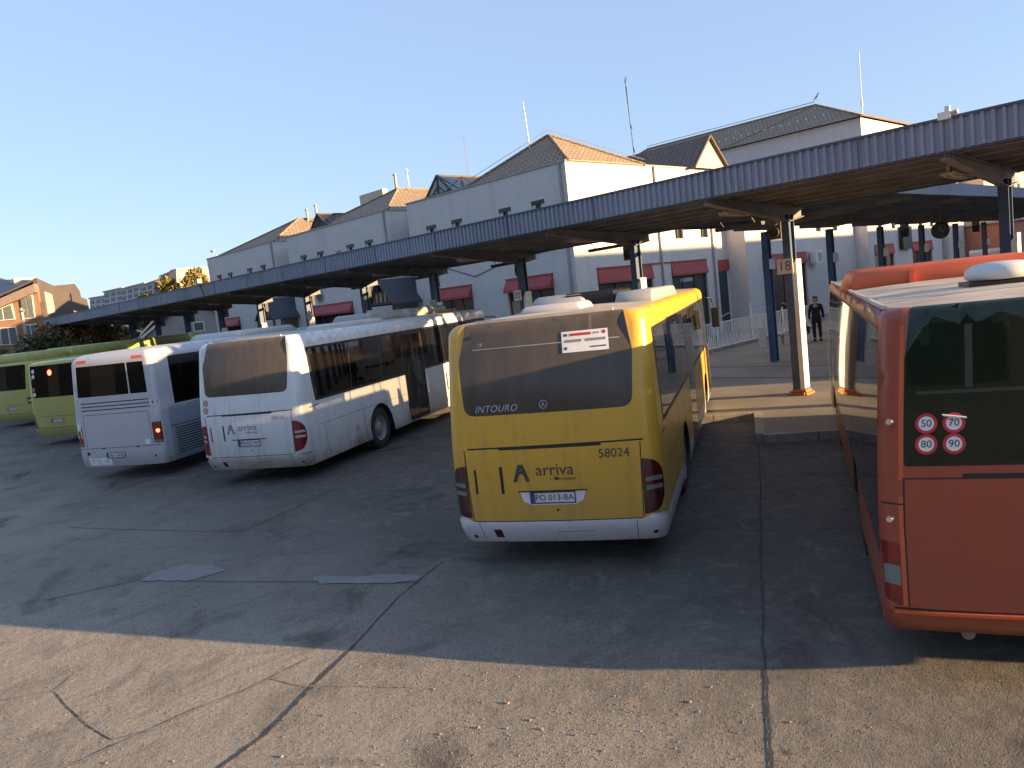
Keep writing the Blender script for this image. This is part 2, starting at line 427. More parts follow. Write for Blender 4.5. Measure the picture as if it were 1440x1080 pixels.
# ------------------------------------------------------------------ bus shell
def rpoly(pts, r, n=5):
    """polygon with rounded corners"""
    out = []; k = len(pts)
    rr = r if isinstance(r, (list, tuple)) else [r] * k
    for i in range(k):
        p = Vector(pts[i]); a = Vector(pts[i - 1]) - p; b_ = Vector(pts[(i + 1) % k]) - p
        q = min(rr[i], a.length * .45, b_.length * .45)
        if q < 1e-4: out.append(tuple(p)); continue
        a.normalize(); b_.normalize()
        for j in range(n + 1):
            t = j / n; out.append(tuple(p + a * q * (1 - t) ** 2 + b_ * q * t ** 2))
    return out
def rect(x0, z0, x1, z1, r=0): return rpoly([(x0, z0), (x1, z0), (x1, z1), (x0, z1)], r)
def inside(p, poly):
    x, y = p; c = False; j = len(poly) - 1
    for i in range(len(poly)):
        xi, yi = poly[i]; xj, yj = poly[j]
        if (yi > y) != (yj > y) and x < (xj - xi) * (y - yi) / (yj - yi) + xi: c = not c
        j = i
    return c

class Shell:
    def __init__(s, L=12, W=1.27, H=3.0, z0=.32, rc=.25, rf=.3, rr=.2, lean=.2, bow=.06, tuck=.12, tumble=.05, flean=.3):
        s.__dict__.update(L=L, W=W, H=H, z0=z0, rc=rc, rf=rf, rr=rr, lean=lean, bow=bow, tuck=tuck, tumble=tumble, flean=flean)
        s.A = W - rc; s.C1 = rc * PI / 2; s.S = L - rc - rf; s.C2 = rf * PI / 2; s.B = W - rf
        s.U = s.A + s.C1 + s.S + s.C2 + s.B
        s.Vr = H - rr; s.V = s.Vr + rr * PI / 2 * .96
    def us(s, y): return s.A + s.C1 + (y - s.rc)
    def P(s, u, v):
        sg = 1 if u >= 0 else -1; u = abs(u)
        if v > s.Vr: th = (v - s.Vr) / s.rr; z = s.Vr + s.rr * math.sin(th); ins = s.rr * (1 - math.cos(th))
        else: z = v; ins = 0
        zz = min(z, s.H)
        k = max(0, (zz - 1.3) / (s.H - 1.3))
        hw = s.W - s.tumble * k ** 1.3 - ins - .25 * max(0, .45 - zz) 
        ro = s.lean * k ** 1.3 + ins + s.tuck * (max(0, .62 - zz) / .3) ** 1.5
        fo = s.flean * k ** 1.2 + ins
        rc = s.rc; rf = s.rf
        if u <= s.A: x = u / s.A * (hw - rc); y = ro
        elif u <= s.A + s.C1:
            a = (u - s.A) / rc; x = hw - rc + rc * math.sin(a); y = ro + rc - rc * math.cos(a)
        elif u <= s.A + s.C1 + s.S:
            f = (u - s.A - s.C1) / s.S; x = hw; y = ro + rc + f * (s.L - fo - rf - ro - rc)
        elif u <= s.A + s.C1 + s.S + s.C2:
            a = (u - s.A - s.C1 - s.S) / rf; x = hw - rf + rf * math.cos(a); y = s.L - fo - rf + rf * math.sin(a)
        else: x = (hw - rf) * (1 - (u - s.A - s.C1 - s.S - s.C2) / s.B); y = s.L - fo
        y += s.bow * (x / s.W) ** 2 * max(0, 1 - (y - ro) / 1.2)
        return Vector((sg * x, y, z))
    def Nn(s, u, v):
        e = .004; a = s.P(u + e, v) - s.P(u - e, v); b_ = s.P(u, min(v + e, s.V)) - s.P(u, v - e)
        n = a.cross(b_)
        return n.normalized() if n.length > 1e-9 else Vector((0, 0, 1))
    def grid(s):
        us = set()
        def lin(a, b_, n):
            for i in range(n + 1): us.add(round(a + (b_ - a) * i / n, 5))
        lin(0, s.A, 5); lin(s.A, s.A + s.C1, 7); lin(s.A + s.C1, s.A + s.C1 + s.S, 26)
        lin(s.A + s.C1 + s.S, s.A + s.C1 + s.S + s.C2, 6); lin(s.U - s.B, s.U, 4)
        us = sorted(us); us = [-x for x in reversed(us[1:])] + us
        vs = [s.z0, s.z0 + .1, s.z0 + .2, .62, .9, 1.2, 1.45, 1.7, 1.95, 2.2, 2.45, s.Vr - .12, s.Vr] + [s.Vr + s.rr * PI / 2 * .96 * i / 6 for i in range(1, 7)]
        return us, vs
    def cut(s, regions):
        """regions: list of (key, polygon) in (u, v); later wins. -> {key: (uvverts, tris)}"""
        us, vs = s.grid(); pts = []; edges = []
        for v in vs:
            for u in us: pts.append(Vector((u, v)))
        nU = len(us)
        def loop(poly):
            b0 = len(pts); k = 0
            P = [Vector((min(max(p[0], -s.U), s.U), min(max(p[1], s.z0), s.V))) for p in poly]
            Q = []
            for a, b_ in zip(P, P[1:] + P[:1]):
                n = max(1, int((b_ - a).length / .3))
                for i in range(n): Q.append(a.lerp(b_, i / n))
            for q in Q: pts.append(q)
            n = len(Q)
            for i in range(n): edges.append((b0 + i, b0 + (i + 1) % n))
        loop([(-s.U, s.z0), (s.U, s.z0), (s.U, s.V), (-s.U, s.V)])
        for k, poly in regions: loop(poly)
        r = geometry.delaunay_2d_cdt(pts, edges, [], 0, 1e-5, False)
        V2, F2 = r[0], r[2]; out = {}
        boxes = [(min(p[0] for p in q), max(p[0] for p in q), min(p[1] for p in q), max(p[1] for p in q)) for _, q in regions]
        for f in F2:
            cx = sum(V2[i].x for i in f) / len(f); cy = sum(V2[i].y for i in f) / len(f); key = 'body'
            for (k, q), bb in zip(regions, boxes):
                if bb[0] <= cx <= bb[1] and bb[2] <= cy <= bb[3] and inside((cx, cy), q): key = k
            out.setdefault(key, []).append(f)
        res = {}
        for k, fs in out.items():
            idx = {}; vv = []; ff = []
            for f in fs:
                g_ = []
                for i in f:
                    if i not in idx: idx[i] = len(vv); vv.append((V2[i].x, V2[i].y))
                    g_.append(idx[i])
                ff.append(g_)
            res[k] = (vv, ff)
        return res
    def mesh(s, name, uv, fs, m, parent, off=0):
        vs = []; ns = []
        for u, v in uv:
            n = s.Nn(u, v); p = s.P(u, v) + n * off; vs.append(p); ns.append(n)
        me = bpy.data.meshes.new(name); me.from_pydata(vs, [], fs); me.materials.append(m)
        me.polygons.foreach_set('use_smooth', [True] * len(me.polygons)); me.update()
        # orient faces outwards
        flip = [p.index for p in me.polygons if p.normal.dot(ns[p.vertices[0]]) < 0]
        if flip:
            bm = bmesh.new(); bm.from_mesh(me); bm.faces.ensure_lookup_table()
            for i in flip: bm.faces[i].normal_flip()
            bm.to_mesh(me); bm.free()
        me.normals_split_custom_set_from_vertices(ns)
        return link(bpy.data.objects.new(name, me), parent)
    def flat(s, name, vs2, fs, u0, v0, m, parent, off=.004, mirror=1):
        return s.mesh(name, [(u0 + mirror * a, v0 + b_) for a, b_ in vs2], fs, m, parent, off)
    def text(s, name, txt, size, u0, v0, m, parent, shear=0, spacing=1.0, off=.005):
        a, f = text_mesh(txt, size, shear, spacing); return s.flat(name, a, f, u0, v0, m, parent, off)
    def roof(s, m, parent):
        us, _ = s.grid(); ring = [s.P(u, s.V) for u in us[:-1]]; n = len(ring)
        cy = s.L / 2; mb = MB(); rings = [ring]
        for k in (.85, .6, .3, .05):
            rings.append([Vector((p.x * k, p.y if abs(p.x) > 9 else cy + (p.y - cy) * (k * .15 + .85 if k > .5 else k * .15 + .85), s.H + .035 * (1 - k * k))) for p in ring])
        vs = [p for r_ in rings for p in r_]; fs = []
        for i in range(len(rings) - 1):
            for j in range(n): fs.append((i * n + j, i * n + (j + 1) % n, (i + 1) * n + (j + 1) % n, (i + 1) * n + j))
        fs.append(tuple(range((len(rings) - 1) * n, len(rings) * n)))
        mb.add(vs, fs, True); return mb.build('roof', m, parent)

def wheel(parent, x, y, side, rim='rim'):
    """wheel centred at (x, y) on the bus's side; side = +1 right"""
    prof = [(-.14, .3), (-.15, .42), (-.13, .48), (-.08, .50), (.08, .50), (.13, .485), (.15, .42), (.14, .3)]
    t = MB(); t.lathe([(x + a * side, r) for a, r in prof], (0, y, .50), 'x', 36)
    # tread grooves
    for k in range(36):
        a = 2 * PI * k / 36; t.obox((x, y + .497 * math.cos(a), .50 + .497 * math.sin(a)), (.1, 0, 0), (0, -.012 * math.sin(a), .012 * math.cos(a)), (0, .01 * math.cos(a), .01 * math.sin(a)))
    w_ = t.build('wheel', M['rubber'], parent)
    r = MB(); r.lathe([(x + side * a, q) for a, q in [(.13, .31), (.145, .295), (.10, .27), (.06, .24), (.05, .17), (.10, .15), (.115, .1), (.12, .09), (.12, 0)]], (0, y, .5), 'x', 32)
    for k in range(10):
        a = 2 * PI * k / 10; r.tube([(x + side * .05, y + .2 * math.cos(a), .5 + .2 * math.sin(a)), (x + side * .085, y + .2 * math.cos(a), .5 + .2 * math.sin(a))], .014, 6)
    r.build('rim', M[rim], w_)

def make_bus(name, loc, az, label, group, sh, regions, mats, wheels=(3.4, 9.4), roofm='roofgrey', names=None, seats=True, rim='rim'):
    root = thing(name, (loc[0], loc[1], 0), label, 'bus', group, -R(az))
    arches = []
    for y in wheels:
        for sg in (1, -1):
            u0 = sh.us(y)
            poly = [(sg * (u0 + .60 * math.cos(t)), max(sh.z0 - .01, .50 + .60 * math.sin(t))) for t in [PI * k / 16 for k in range(17)]]
            poly = [(sg * (u0 + .60), sh.z0 - .01)] + poly + [(sg * (u0 - .60), sh.z0 - .01)]
            arches.append(('void', poly))
    parts = sh.cut(regions + arches)
    made = {}
    for k, (uv, fs) in parts.items():
        if k == 'void': continue
        nm = k.split('#')[0]; mk = mats.get(k, mats.get(nm))
        made[k] = sh.mesh(nm, uv, fs, M[mk], root)
    sh.roof(M[roofm], root)
    ub = MB(); ys = sorted(wheels); cuts = [.45]
    for y in ys: cuts += [y - .62, y + .62]
    cuts.append(sh.L - .4)
    for i in range(len(cuts) - 1):
        hw = 1.1 if i % 2 == 0 else .72
        ub.box(-hw, cuts[i], .34, hw, cuts[i + 1], .92)
    for y in ys:
        for sg in (1, -1):
            n = 14; vs = []
            for k in range(n + 1):
                t = PI * k / n
                for xx in (.72, 1.245): vs.append((sg * xx, y + .605 * math.cos(t), .50 + .605 * math.sin(t)))
            ub.add(vs, [(2 * k, 2 * k + 1, 2 * k + 3, 2 * k + 2) for k in range(n)])
    # exhaust and mud flaps
    for y in ys[:1]:
        for sg in (1, -1): ub.box(sg * 1.12 - .12, y - .66, .16, sg * 1.12 + .12, y - .64, .5)
    ub.build('underbody', M['dark_under'], root)
    for y in ys:
        for sg in (1, -1): wheel(root, sg * 1.08, y, sg, rim)
    it = MB(); it.box(-1.17, .35, .96, 1.17, sh.L - .6, 1.0); it.box(-1.16, .32, 1.0, 1.16, 1.0, 1.32)
    if seats:
        y = 1.6
        while y < sh.L - 2.2:
            for sx in (-1, 1):
                if sx == 1 and 4.6 < y < 6.4: continue
                for q in (.42, .9):
                    it.box(sx * q - .2, y, 1.38, sx * q + .2, y + .12, 2.08, .03); it.box(sx * q - .2, y, 1.34, sx * q + .2, y + .45, 1.44)
            y += .82
        it.box(-1.0, sh.L - 1.0, 1.0, 1.0, sh.L - .7, 1.5)
    it.build('interior', M['seat'], root)
    return root, made

def rearlights(key, W, A, z0, z1, inner, outer, rnd=.12):
    return [(key, rpoly([(sg * inner, z0), (sg * (outer - .05), z0 + .03), (sg * outer, z0 + .25), (sg * (outer - .07), z1 - .12), (sg * inner, z1)], rnd if rnd < .04 else [.02, .1, .1, .12, .02])) for sg in (-1, 1)]

def seam(x0, z0, x1, z1, w=.012):
    a = Vector((x0, z0)); b_ = Vector((x1, z1)); d = (b_ - a).normalized(); n = Vector((-d.y, d.x)) * w / 2
    return [tuple(a + n), tuple(b_ + n), tuple(b_ - n), tuple(a - n)]

def plate(sh, parent, u, v, txt, w_=.52, h=.115):
    p = sh.mesh('licence_plate', *gridpatch(u - w_ / 2, v - h / 2, u + w_ / 2, v + h / 2), M['plate'], parent, .014)
    fr = MB()
    def fp(x0, z0, x1, z1): return gridpatch(x0, z0, x1, z1)
    for (a, b_, c, d) in ((u - w_ / 2 - .012, v - h / 2 - .012, u + w_ / 2 + .012, v - h / 2), (u - w_ / 2 - .012, v + h / 2, u + w_ / 2 + .012, v + h / 2 + .012),
                          (u - w_ / 2 - .012, v - h / 2, u - w_ / 2, v + h / 2), (u + w_ / 2, v - h / 2, u + w_ / 2 + .012, v + h / 2)):
        uv, fs = fp(a, b_, c, d); fr.add([sh.P(*q) + sh.Nn(*q) * .017 for q in uv], fs)
    fr.build('plate_frame', M['seam'], p)
    sh.mesh('plate_band', *gridpatch(u - w_ / 2, v - h / 2, u - w_ / 2 + .045, v + h / 2), M['plate_blue'], p, .0165)
    sh.text('plate_lettering', txt, .1, u + .02, v - .002, M['ink'], p, off=.018)
    return p

def gridpatch(u0, v0, u1, v1, nu=None, nv=None):
    nu = nu or max(1, int(abs(u1 - u0) / .12)); nv = nv or max(1, int(abs(v1 - v0) / .12))
    uv = [(u0 + (u1 - u0) * i / nu, v0 + (v1 - v0) * j / nv) for j in range(nv + 1) for i in range(nu + 1)]
    fs = [(j * (nu + 1) + i, j * (nu + 1) + i + 1, (j + 1) * (nu + 1) + i + 1, (j + 1) * (nu + 1) + i) for j in range(nv) for i in range(nu)]
    return uv, fs
def discpatch(u, v, r, n=24, r0=0):
    if r0:
        uv = [(u + q * math.cos(2 * PI * k / n), v + q * math.sin(2 * PI * k / n)) for q in (r0, r) for k in range(n)]
        return uv, [(k, (k + 1) % n, n + (k + 1) % n, n + k) for k in range(n)]
    return [(u + r * math.cos(2 * PI * k / n), v + r * math.sin(2 * PI * k / n)) for k in range(n)], [tuple(range(n))]

def pod(parent, name, x0, y0, x1, y1, z0, z1, m, bv=.08, slope=.25):
    """rounded roof housing"""
    bm = bmesh.new(); bmesh.ops.create_cube(bm, size=1)
    for v in bm.verts:
        top = v.co.z > 0
        sx = 1 - (.10 if top else 0); 
        xx = (x0 + x1) / 2 + v.co.x * (x1 - x0) * sx
        yy = (y0 + y1) / 2 + v.co.y * (y1 - y0)
        if top: yy += -math.copysign(min(slope, abs(y1 - y0) * .3), v.co.y)
        v.co = Vector((xx, yy, z1 if top else z0))
    bmesh.ops.bevel(bm, geom=[e for e in bm.edges if e.verts[0].co.z > z0 + .01 or e.verts[1].co.z > z0 + .01], offset=bv, segments=4, profile=.5, affect='EDGES')
    me = bpy.data.meshes.new(name); bm.to_mesh(me); bm.free()
    for p in me.polygons: p.use_smooth = True
    me.materials.append(m); return link(bpy.data.objects.new(name, me), parent)

def mirrors(sh, root, sides=(-1, 1)):
    for sg in sides:
        b_ = MB(); y = sh.L - .1
        b_.tube([(sg * 1.1, y - .25, 2.75), (sg * 1.42, y + .15, 2.7), (sg * 1.5, y + .12, 2.45)], .02, 8)
        b_.box(sg * 1.5 - .1, y + .07, 1.95, sg * 1.5 + .1, y + .17, 2.45, .03)
        b_.build('mirror', M['black'], root)

# common side layout of the two sister buses ------------------------------------------------
def sister_regions(sh, skirt):
    r = []
    for sg in (1, -1):
        S = lambda y: sg * sh.us(y)
        def pl(y0, z0, y1, z1, rad=.03): return rpoly([(S(y0), z0), (S(y1), z0), (S(y1), z1), (S(y0), z1)], rad)
        if skirt: r.append(('skirt#%d' % sg, [(S(.3), .3), (S(sh.L - .4), .3), (S(sh.L - .4), .62), (S(.3), .62)]))
        r.append(('window_band#%d' % sg, rpoly([(S(.62), 1.60), (S(sh.L - .2), 1.60), (S(sh.L - .35), 2.74), (S(.36), 2.74)], .05)))
        ys = [.72, 2.2, 3.7, 4.92] if sg > 0 else [.72, 2.2, 3.7, 5.2, 6.7, 8.2, 9.7, 11.0]
        tops = lambda y: .44 if y == .72 else y
        for a, b_ in zip(ys[:-1], ys[1:]):
            r.append(('side_window#%d_%d' % (sg, int(a * 10)), rpoly([(S(a + .02), 1.66), (S(b_ - .02), 1.66), (S(b_ - .02), 2.69), (S(tops(a) + .02), 2.69)], .05)))
        if sg > 0:
            r.append(('door#m', pl(4.95, .36, 6.22, 2.72)))
            r.append(('door_glass#a', pl(5.0, .5, 5.56, 2.62))); r.append(('door_glass#b', pl(5.61, .5, 6.17, 2.62)))
            for a, b_ in ((6.25, 7.7), (7.7, 9.1), (9.1, 10.4)):
                r.append(('side_window#f%d' % int(a * 10), pl(a + .02, 1.66, b_ - .02, 2.69, .05)))
            r.append(('door#f', pl(10.45, .36, 11.5, 2.72))); r.append(('door_glass#c', pl(10.5, .5, 10.95, 2.62))); r.append(('door_glass#d', pl(11.0, .5, 11.45, 2.62)))
            for k, y in enumerate((.9, 2.6)): r.append(('seam#sv%d' % k, seam(S(y), .36, S(y), 1.1)))
            r.append(('seam#sh', seam(S(.7), 1.1, S(4.9), 1.1, .008)))
            r.append(('flap#1', pl(2.15, .66, 2.32, .78, .01)))
        r.append(('seam#sb%d' % sg, seam(S(.35), 1.50, S(.75), 1.52, .02)))
    u1 = sh.U
    for sg in (-1, 1): r.append(('windscreen#%d' % sg, rpoly([(sg * (u1 - .02), 1.15), (sg * (u1 - 1.18), 1.15), (sg * (u1 - 1.18), 2.6), (sg * (u1 - .02), 2.6)], .08)))
    return r

def sister_bus(name, loc, az, label, body, bumper, number, platetxt, sideglass, yel, H):
    sh = Shell(L=12, W=1.275, H=H, rc=.17, rr=.15, lean=.26, bow=.06, tuck=.16)
    A = sh.A
    r = [('bumper#r', [(-sh.us(.95), .3), (sh.us(.95), .3), (sh.us(.95), .60), (sh.us(.4), .60), (A + .02, .66), (1.03, .615), (-1.03, .615), (-A - .02, .66), (-sh.us(.4), .60), (-sh.us(.95), .6)])] if yel else \
        [('bumper#r', [(-sh.us(.75), .3), (sh.us(.75), .3), (sh.us(.75), .60), (A, .62), (-A, .62), (-sh.us(.75), .6)])]
    r += sister_regions(sh, yel)
    r.append(('rear_window#r', rpoly([(-1.03, 1.90), (1.02, 1.90), (1.08, 2.5), (1.095, H + .03), (-1.10, H + .03), (-1.09, 2.5)], [.14, .14, .05, .02, .02, .05])))
    r.append(('engine_cover#r', rpoly([(-1.02, .625), (1.02, .625), (1.055, 1.5), (-1.055, 1.5)], .03)))
    r.append(('seam#1', seam(-1.02, 1.51, 1.1, 1.525, .02)))
    r.append(('seam#2', seam(-1.02, .62, 1.02, .62, .012))); r.append(('seam#3', seam(-1.03, .63, -1.065, 1.5, .012))); r.append(('seam#4', seam(1.03, .63, 1.065, 1.5, .012)))
    r.append(('air_slot#1', rect(-.62, 1.485, .62, 1.512, .008)))
    for k, sx in enumerate((-1, 1)):
        r.append(('tail_light#%d' % sx, rpoly([(sx * 1.045, .66), (sx * 1.22, .69), (sx * 1.36, .90), (sx * 1.33, 1.16), (sx * 1.20, 1.29), (sx * 1.06, 1.31)], [.01, .1, .12, .1, .1, .01])))
        for j, zz in enumerate((.94, 1.04)): r.append(('reversing_lens#%d%d' % (sx, j), rect(min(sx * 1.09, sx * 1.31), zz, max(sx * 1.09, sx * 1.31), zz + .05, .015)))
    r.append(('vent#1', rect(-.96, .96, -.93, 1.26, .012))); r.append(('vent#2', rect(-.63, .96, -.59, 1.29, .012)))
    r.append(('reflector#1', rect(-.80, .39, -.70, .51, .006)))
    r.append(('lock#1', rect(.03, .735, .06, .765, .01)))
    r.append(('tow_cover#1', rect(1.12, .40, 1.17, .45, .02))); r.append(('tow_cover#2', rect(-1.1, .38, -1.05, .43, .02)))
    r.append(('seam#5', seam(-.97, .33, -.97, .6, .008))); r.append(('seam#6', seam(.95, .33, .95, .6, .008)))
    r.append(('seam#7', seam(.0, .47, .45, .47, .006))); 
    mats = dict(body=body, bumper=bumper, skirt='whiteclean', window_band='black', side_window=sideglass, rear_window='g_rear', engine_cover=body, seam='seam',
                air_slot='black', tail_light='taildark' if yel else 'taillight', reversing_lens='lens_grey' if yel else 'lens_clear', vent='seam', reflector='taildark', lock='seam', tow_cover='seam', door='black', door_glass='g_side',
                windscreen='g_clear', flap='podgrey')
    root, made = make_bus(name, loc, az, label, None, sh, r, mats, rim='rim_white')
    ec = made['engine_cover#r']
    ink = M['ink'] if yel else M['ink_grey']
    # triangular folded emblem beside the operator's name
    lu = -.36 if yel else -.42; lz = 1.2
    uv = [(-.1, -.1), (-.065, -.1), (-.01, .06), (-.035, .11), (.0, .12), (.03, .11), (.1, -.09), (.07, -.1), (.03, -.045), (-.02, -.03), (-.035, -.06)]
    cmb = [((-.105, -.10), (-.06, -.10), (.012, .10), (-.03, .11)), ((.10, -.095), (.055, -.10), (-.012, .10), (.03, .11)), ((-.08, -.055), (.0, .0), (.085, -.06), (.08, -.03), (.0, .035), (-.07, -.025))]
    av = []; af = []
    for q in cmb: b0 = len(av); av += list(q); af.append(tuple(range(b0, b0 + len(q))))
    sh.flat('operator_emblem', av, af, lu, lz, ink, ec, .006)
    sh.text('operator_name', 'arriva', .2, lu + .41, lz + .03, ink, ec, spacing=1.0)
    sh.text('operator_subtitle', 'a      company', .055, lu + .5, lz - .075, ink, ec)
    sh.mesh('subtitle_mark', *gridpatch(lu + .40, lz - .09, lu + .455, lz - .055), ink, ec, .005)
    sh.text('fleet_number', number, .145 if yel else .12, .76, 1.39, ink, ec)
    # recessed plate holder and plate
    ph = MB(); uv, fs = gridpatch(-.42, .82, .42, .985); 
    hv, hf = [(-.40, .98), (.40, .98), (.36, .86), (.26, .815), (-.26, .815), (-.36, .86)], [tuple(range(6))]
    if yel: sh.mesh('plate_holder', hv, hf, M['whiteclean'], ec, .004)
    plate(sh, ec, 0.0, .905, platetxt)
    sh.mesh('plate_shade', *gridpatch(-.42, .975, .42, .99), M['seam'], ec, .012)
    rw = made['rear_window#r']
    sh.mesh('wiper_trim', *gridpatch(-.9, H - .32, .95, H - .308), M['podgrey'], rw, .004) if yel else None
    # louvre rows at top of dusty rear window are the moulded spoiler edge
    sp = MB()
    for k in range(9):
        a = sh.P(-1.0 + .25 * k, sh.V - .02); b_ = sh.P(-1.0 + .25 * (k + 1) if k < 8 else 1.0, sh.V - .02)
        if k < 8: sp.bar(a + Vector((0, .01, .012)), b_ + Vector((0, .01, .012)), .05, .03)
    sp.build('roof_spoiler', M['roofwhite'], root)
    if yel:
        sh.text('model_lettering', 'INTOURO', .115, -.62, 1.975, M['letter_pale'], rw, shear=.3, spacing=1.05)
        sh.mesh('round_emblem', *discpatch(-.02, 1.995, .05, 24, .043), M['letter_pale'], rw, .005)
        sv = []; sf = []
        for k in range(3):
            a = PI / 2 + 2 * PI * k / 3; b0 = len(sv)
            sv += [(.045 * math.cos(a), .045 * math.sin(a)), (.008 * math.cos(a + 1.2), .008 * math.sin(a + 1.2)), (.008 * math.cos(a - 1.2), .008 * math.sin(a - 1.2))]; sf.append((b0, b0 + 1, b0 + 2))
        sh.flat('emblem_star', sv, sf, -.02, 1.995, M['letter_pale'], rw, .005)
        st = sh.mesh('sticker', *gridpatch(.26, 2.56, .82, 2.80), M['st_white'], rw, .006)
        for (a, b_, c, d, mk) in ((.36, 2.745, .62, 2.775, 'st_red'), (.65, 2.75, .72, 2.772, 'podgrey'), (.29, 2.745, .33, 2.775, 'plate_blue'), (.30, 2.675, .50, 2.705, 'ink_grey'),
                                  (.55, 2.675, .79, 2.705, 'ink_grey'), (.60, 2.60, .79, 2.615, 'plate_blue'), (.29, 2.59, .32, 2.625, 'plate_blue')):
            s_ = sh.mesh('sticker_print', *gridpatch(a, b_, c, d), M[mk], st, .008)
        sh.mesh('sticker_print', *discpatch(.775, 2.765, .022, 16), M['st_red'], st, .008)
    else:
        for zz in (1.78, 1.62):
            s_ = sh.mesh('sticker', *discpatch(-1.03, zz, .065, 24, .045), M['amber'], root, .005)
            sh.mesh('sticker_face', *discpatch(-1.03, zz, .045, 24), M['podgrey'], s_, .005)
    mirrors(sh, root)
    return root, sh

Y_, shY = sister_bus('yellow_bus', (-6.22, 6.42), -28.8, 'yellow bus with white bumper, dusty rear window and dark lettering', 'yellow', 'whiteclean', '58024', 'PO 013-BA', 'g_side_lt', True, 3.0)
H = 3.0
o = pod(Y_, 'air_conditioner', -.85, 2.8, .05, 4.9, H - .02, H + .22, M['podgrey'])
o = pod(Y_, 'air_conditioner', .5, 2.5, 1.08, 6.4, H - .02, H + .17, M['podgrey'], .04)
b_ = MB(); b_.box(-.3, 3.0, H, .45, 4.8, H + .2, .02)
for k in range(7): b_.box(-.28, 3.05 + k * .25, H + .2, .43, 3.12 + k * .25, H + .225)
b_.build('air_conditioner_fan', M['black'], Y_)
pod(Y_, 'roof_hatch', -.5, 1.1, .35, 1.95, H + .0, H + .12, M['roofwhite'], .05, .06)

W_, shW = sister_bus('white_bus', (-15.41, 7.097), -27.4, 'white bus with dusty rear window, red tail lights and dirt-streaked side', 'white', 'white', '58016', 'PO 027-BX', 'g_side', False, 3.03)
H = 3.03
pod(W_, 'air_conditioner', -.95, 5.2, .3, 7.6, H - .02, H + .27, M['podgrey']); pod(W_, 'air_conditioner', -.95, 7.65, .3, 10.8, H - .02, H + .28, M['podgrey'])
pod(W_, 'roof_hatch', -.3, 3.0, .9, 5.0, H, H + .12, M['roofwhite'], .05, .1)

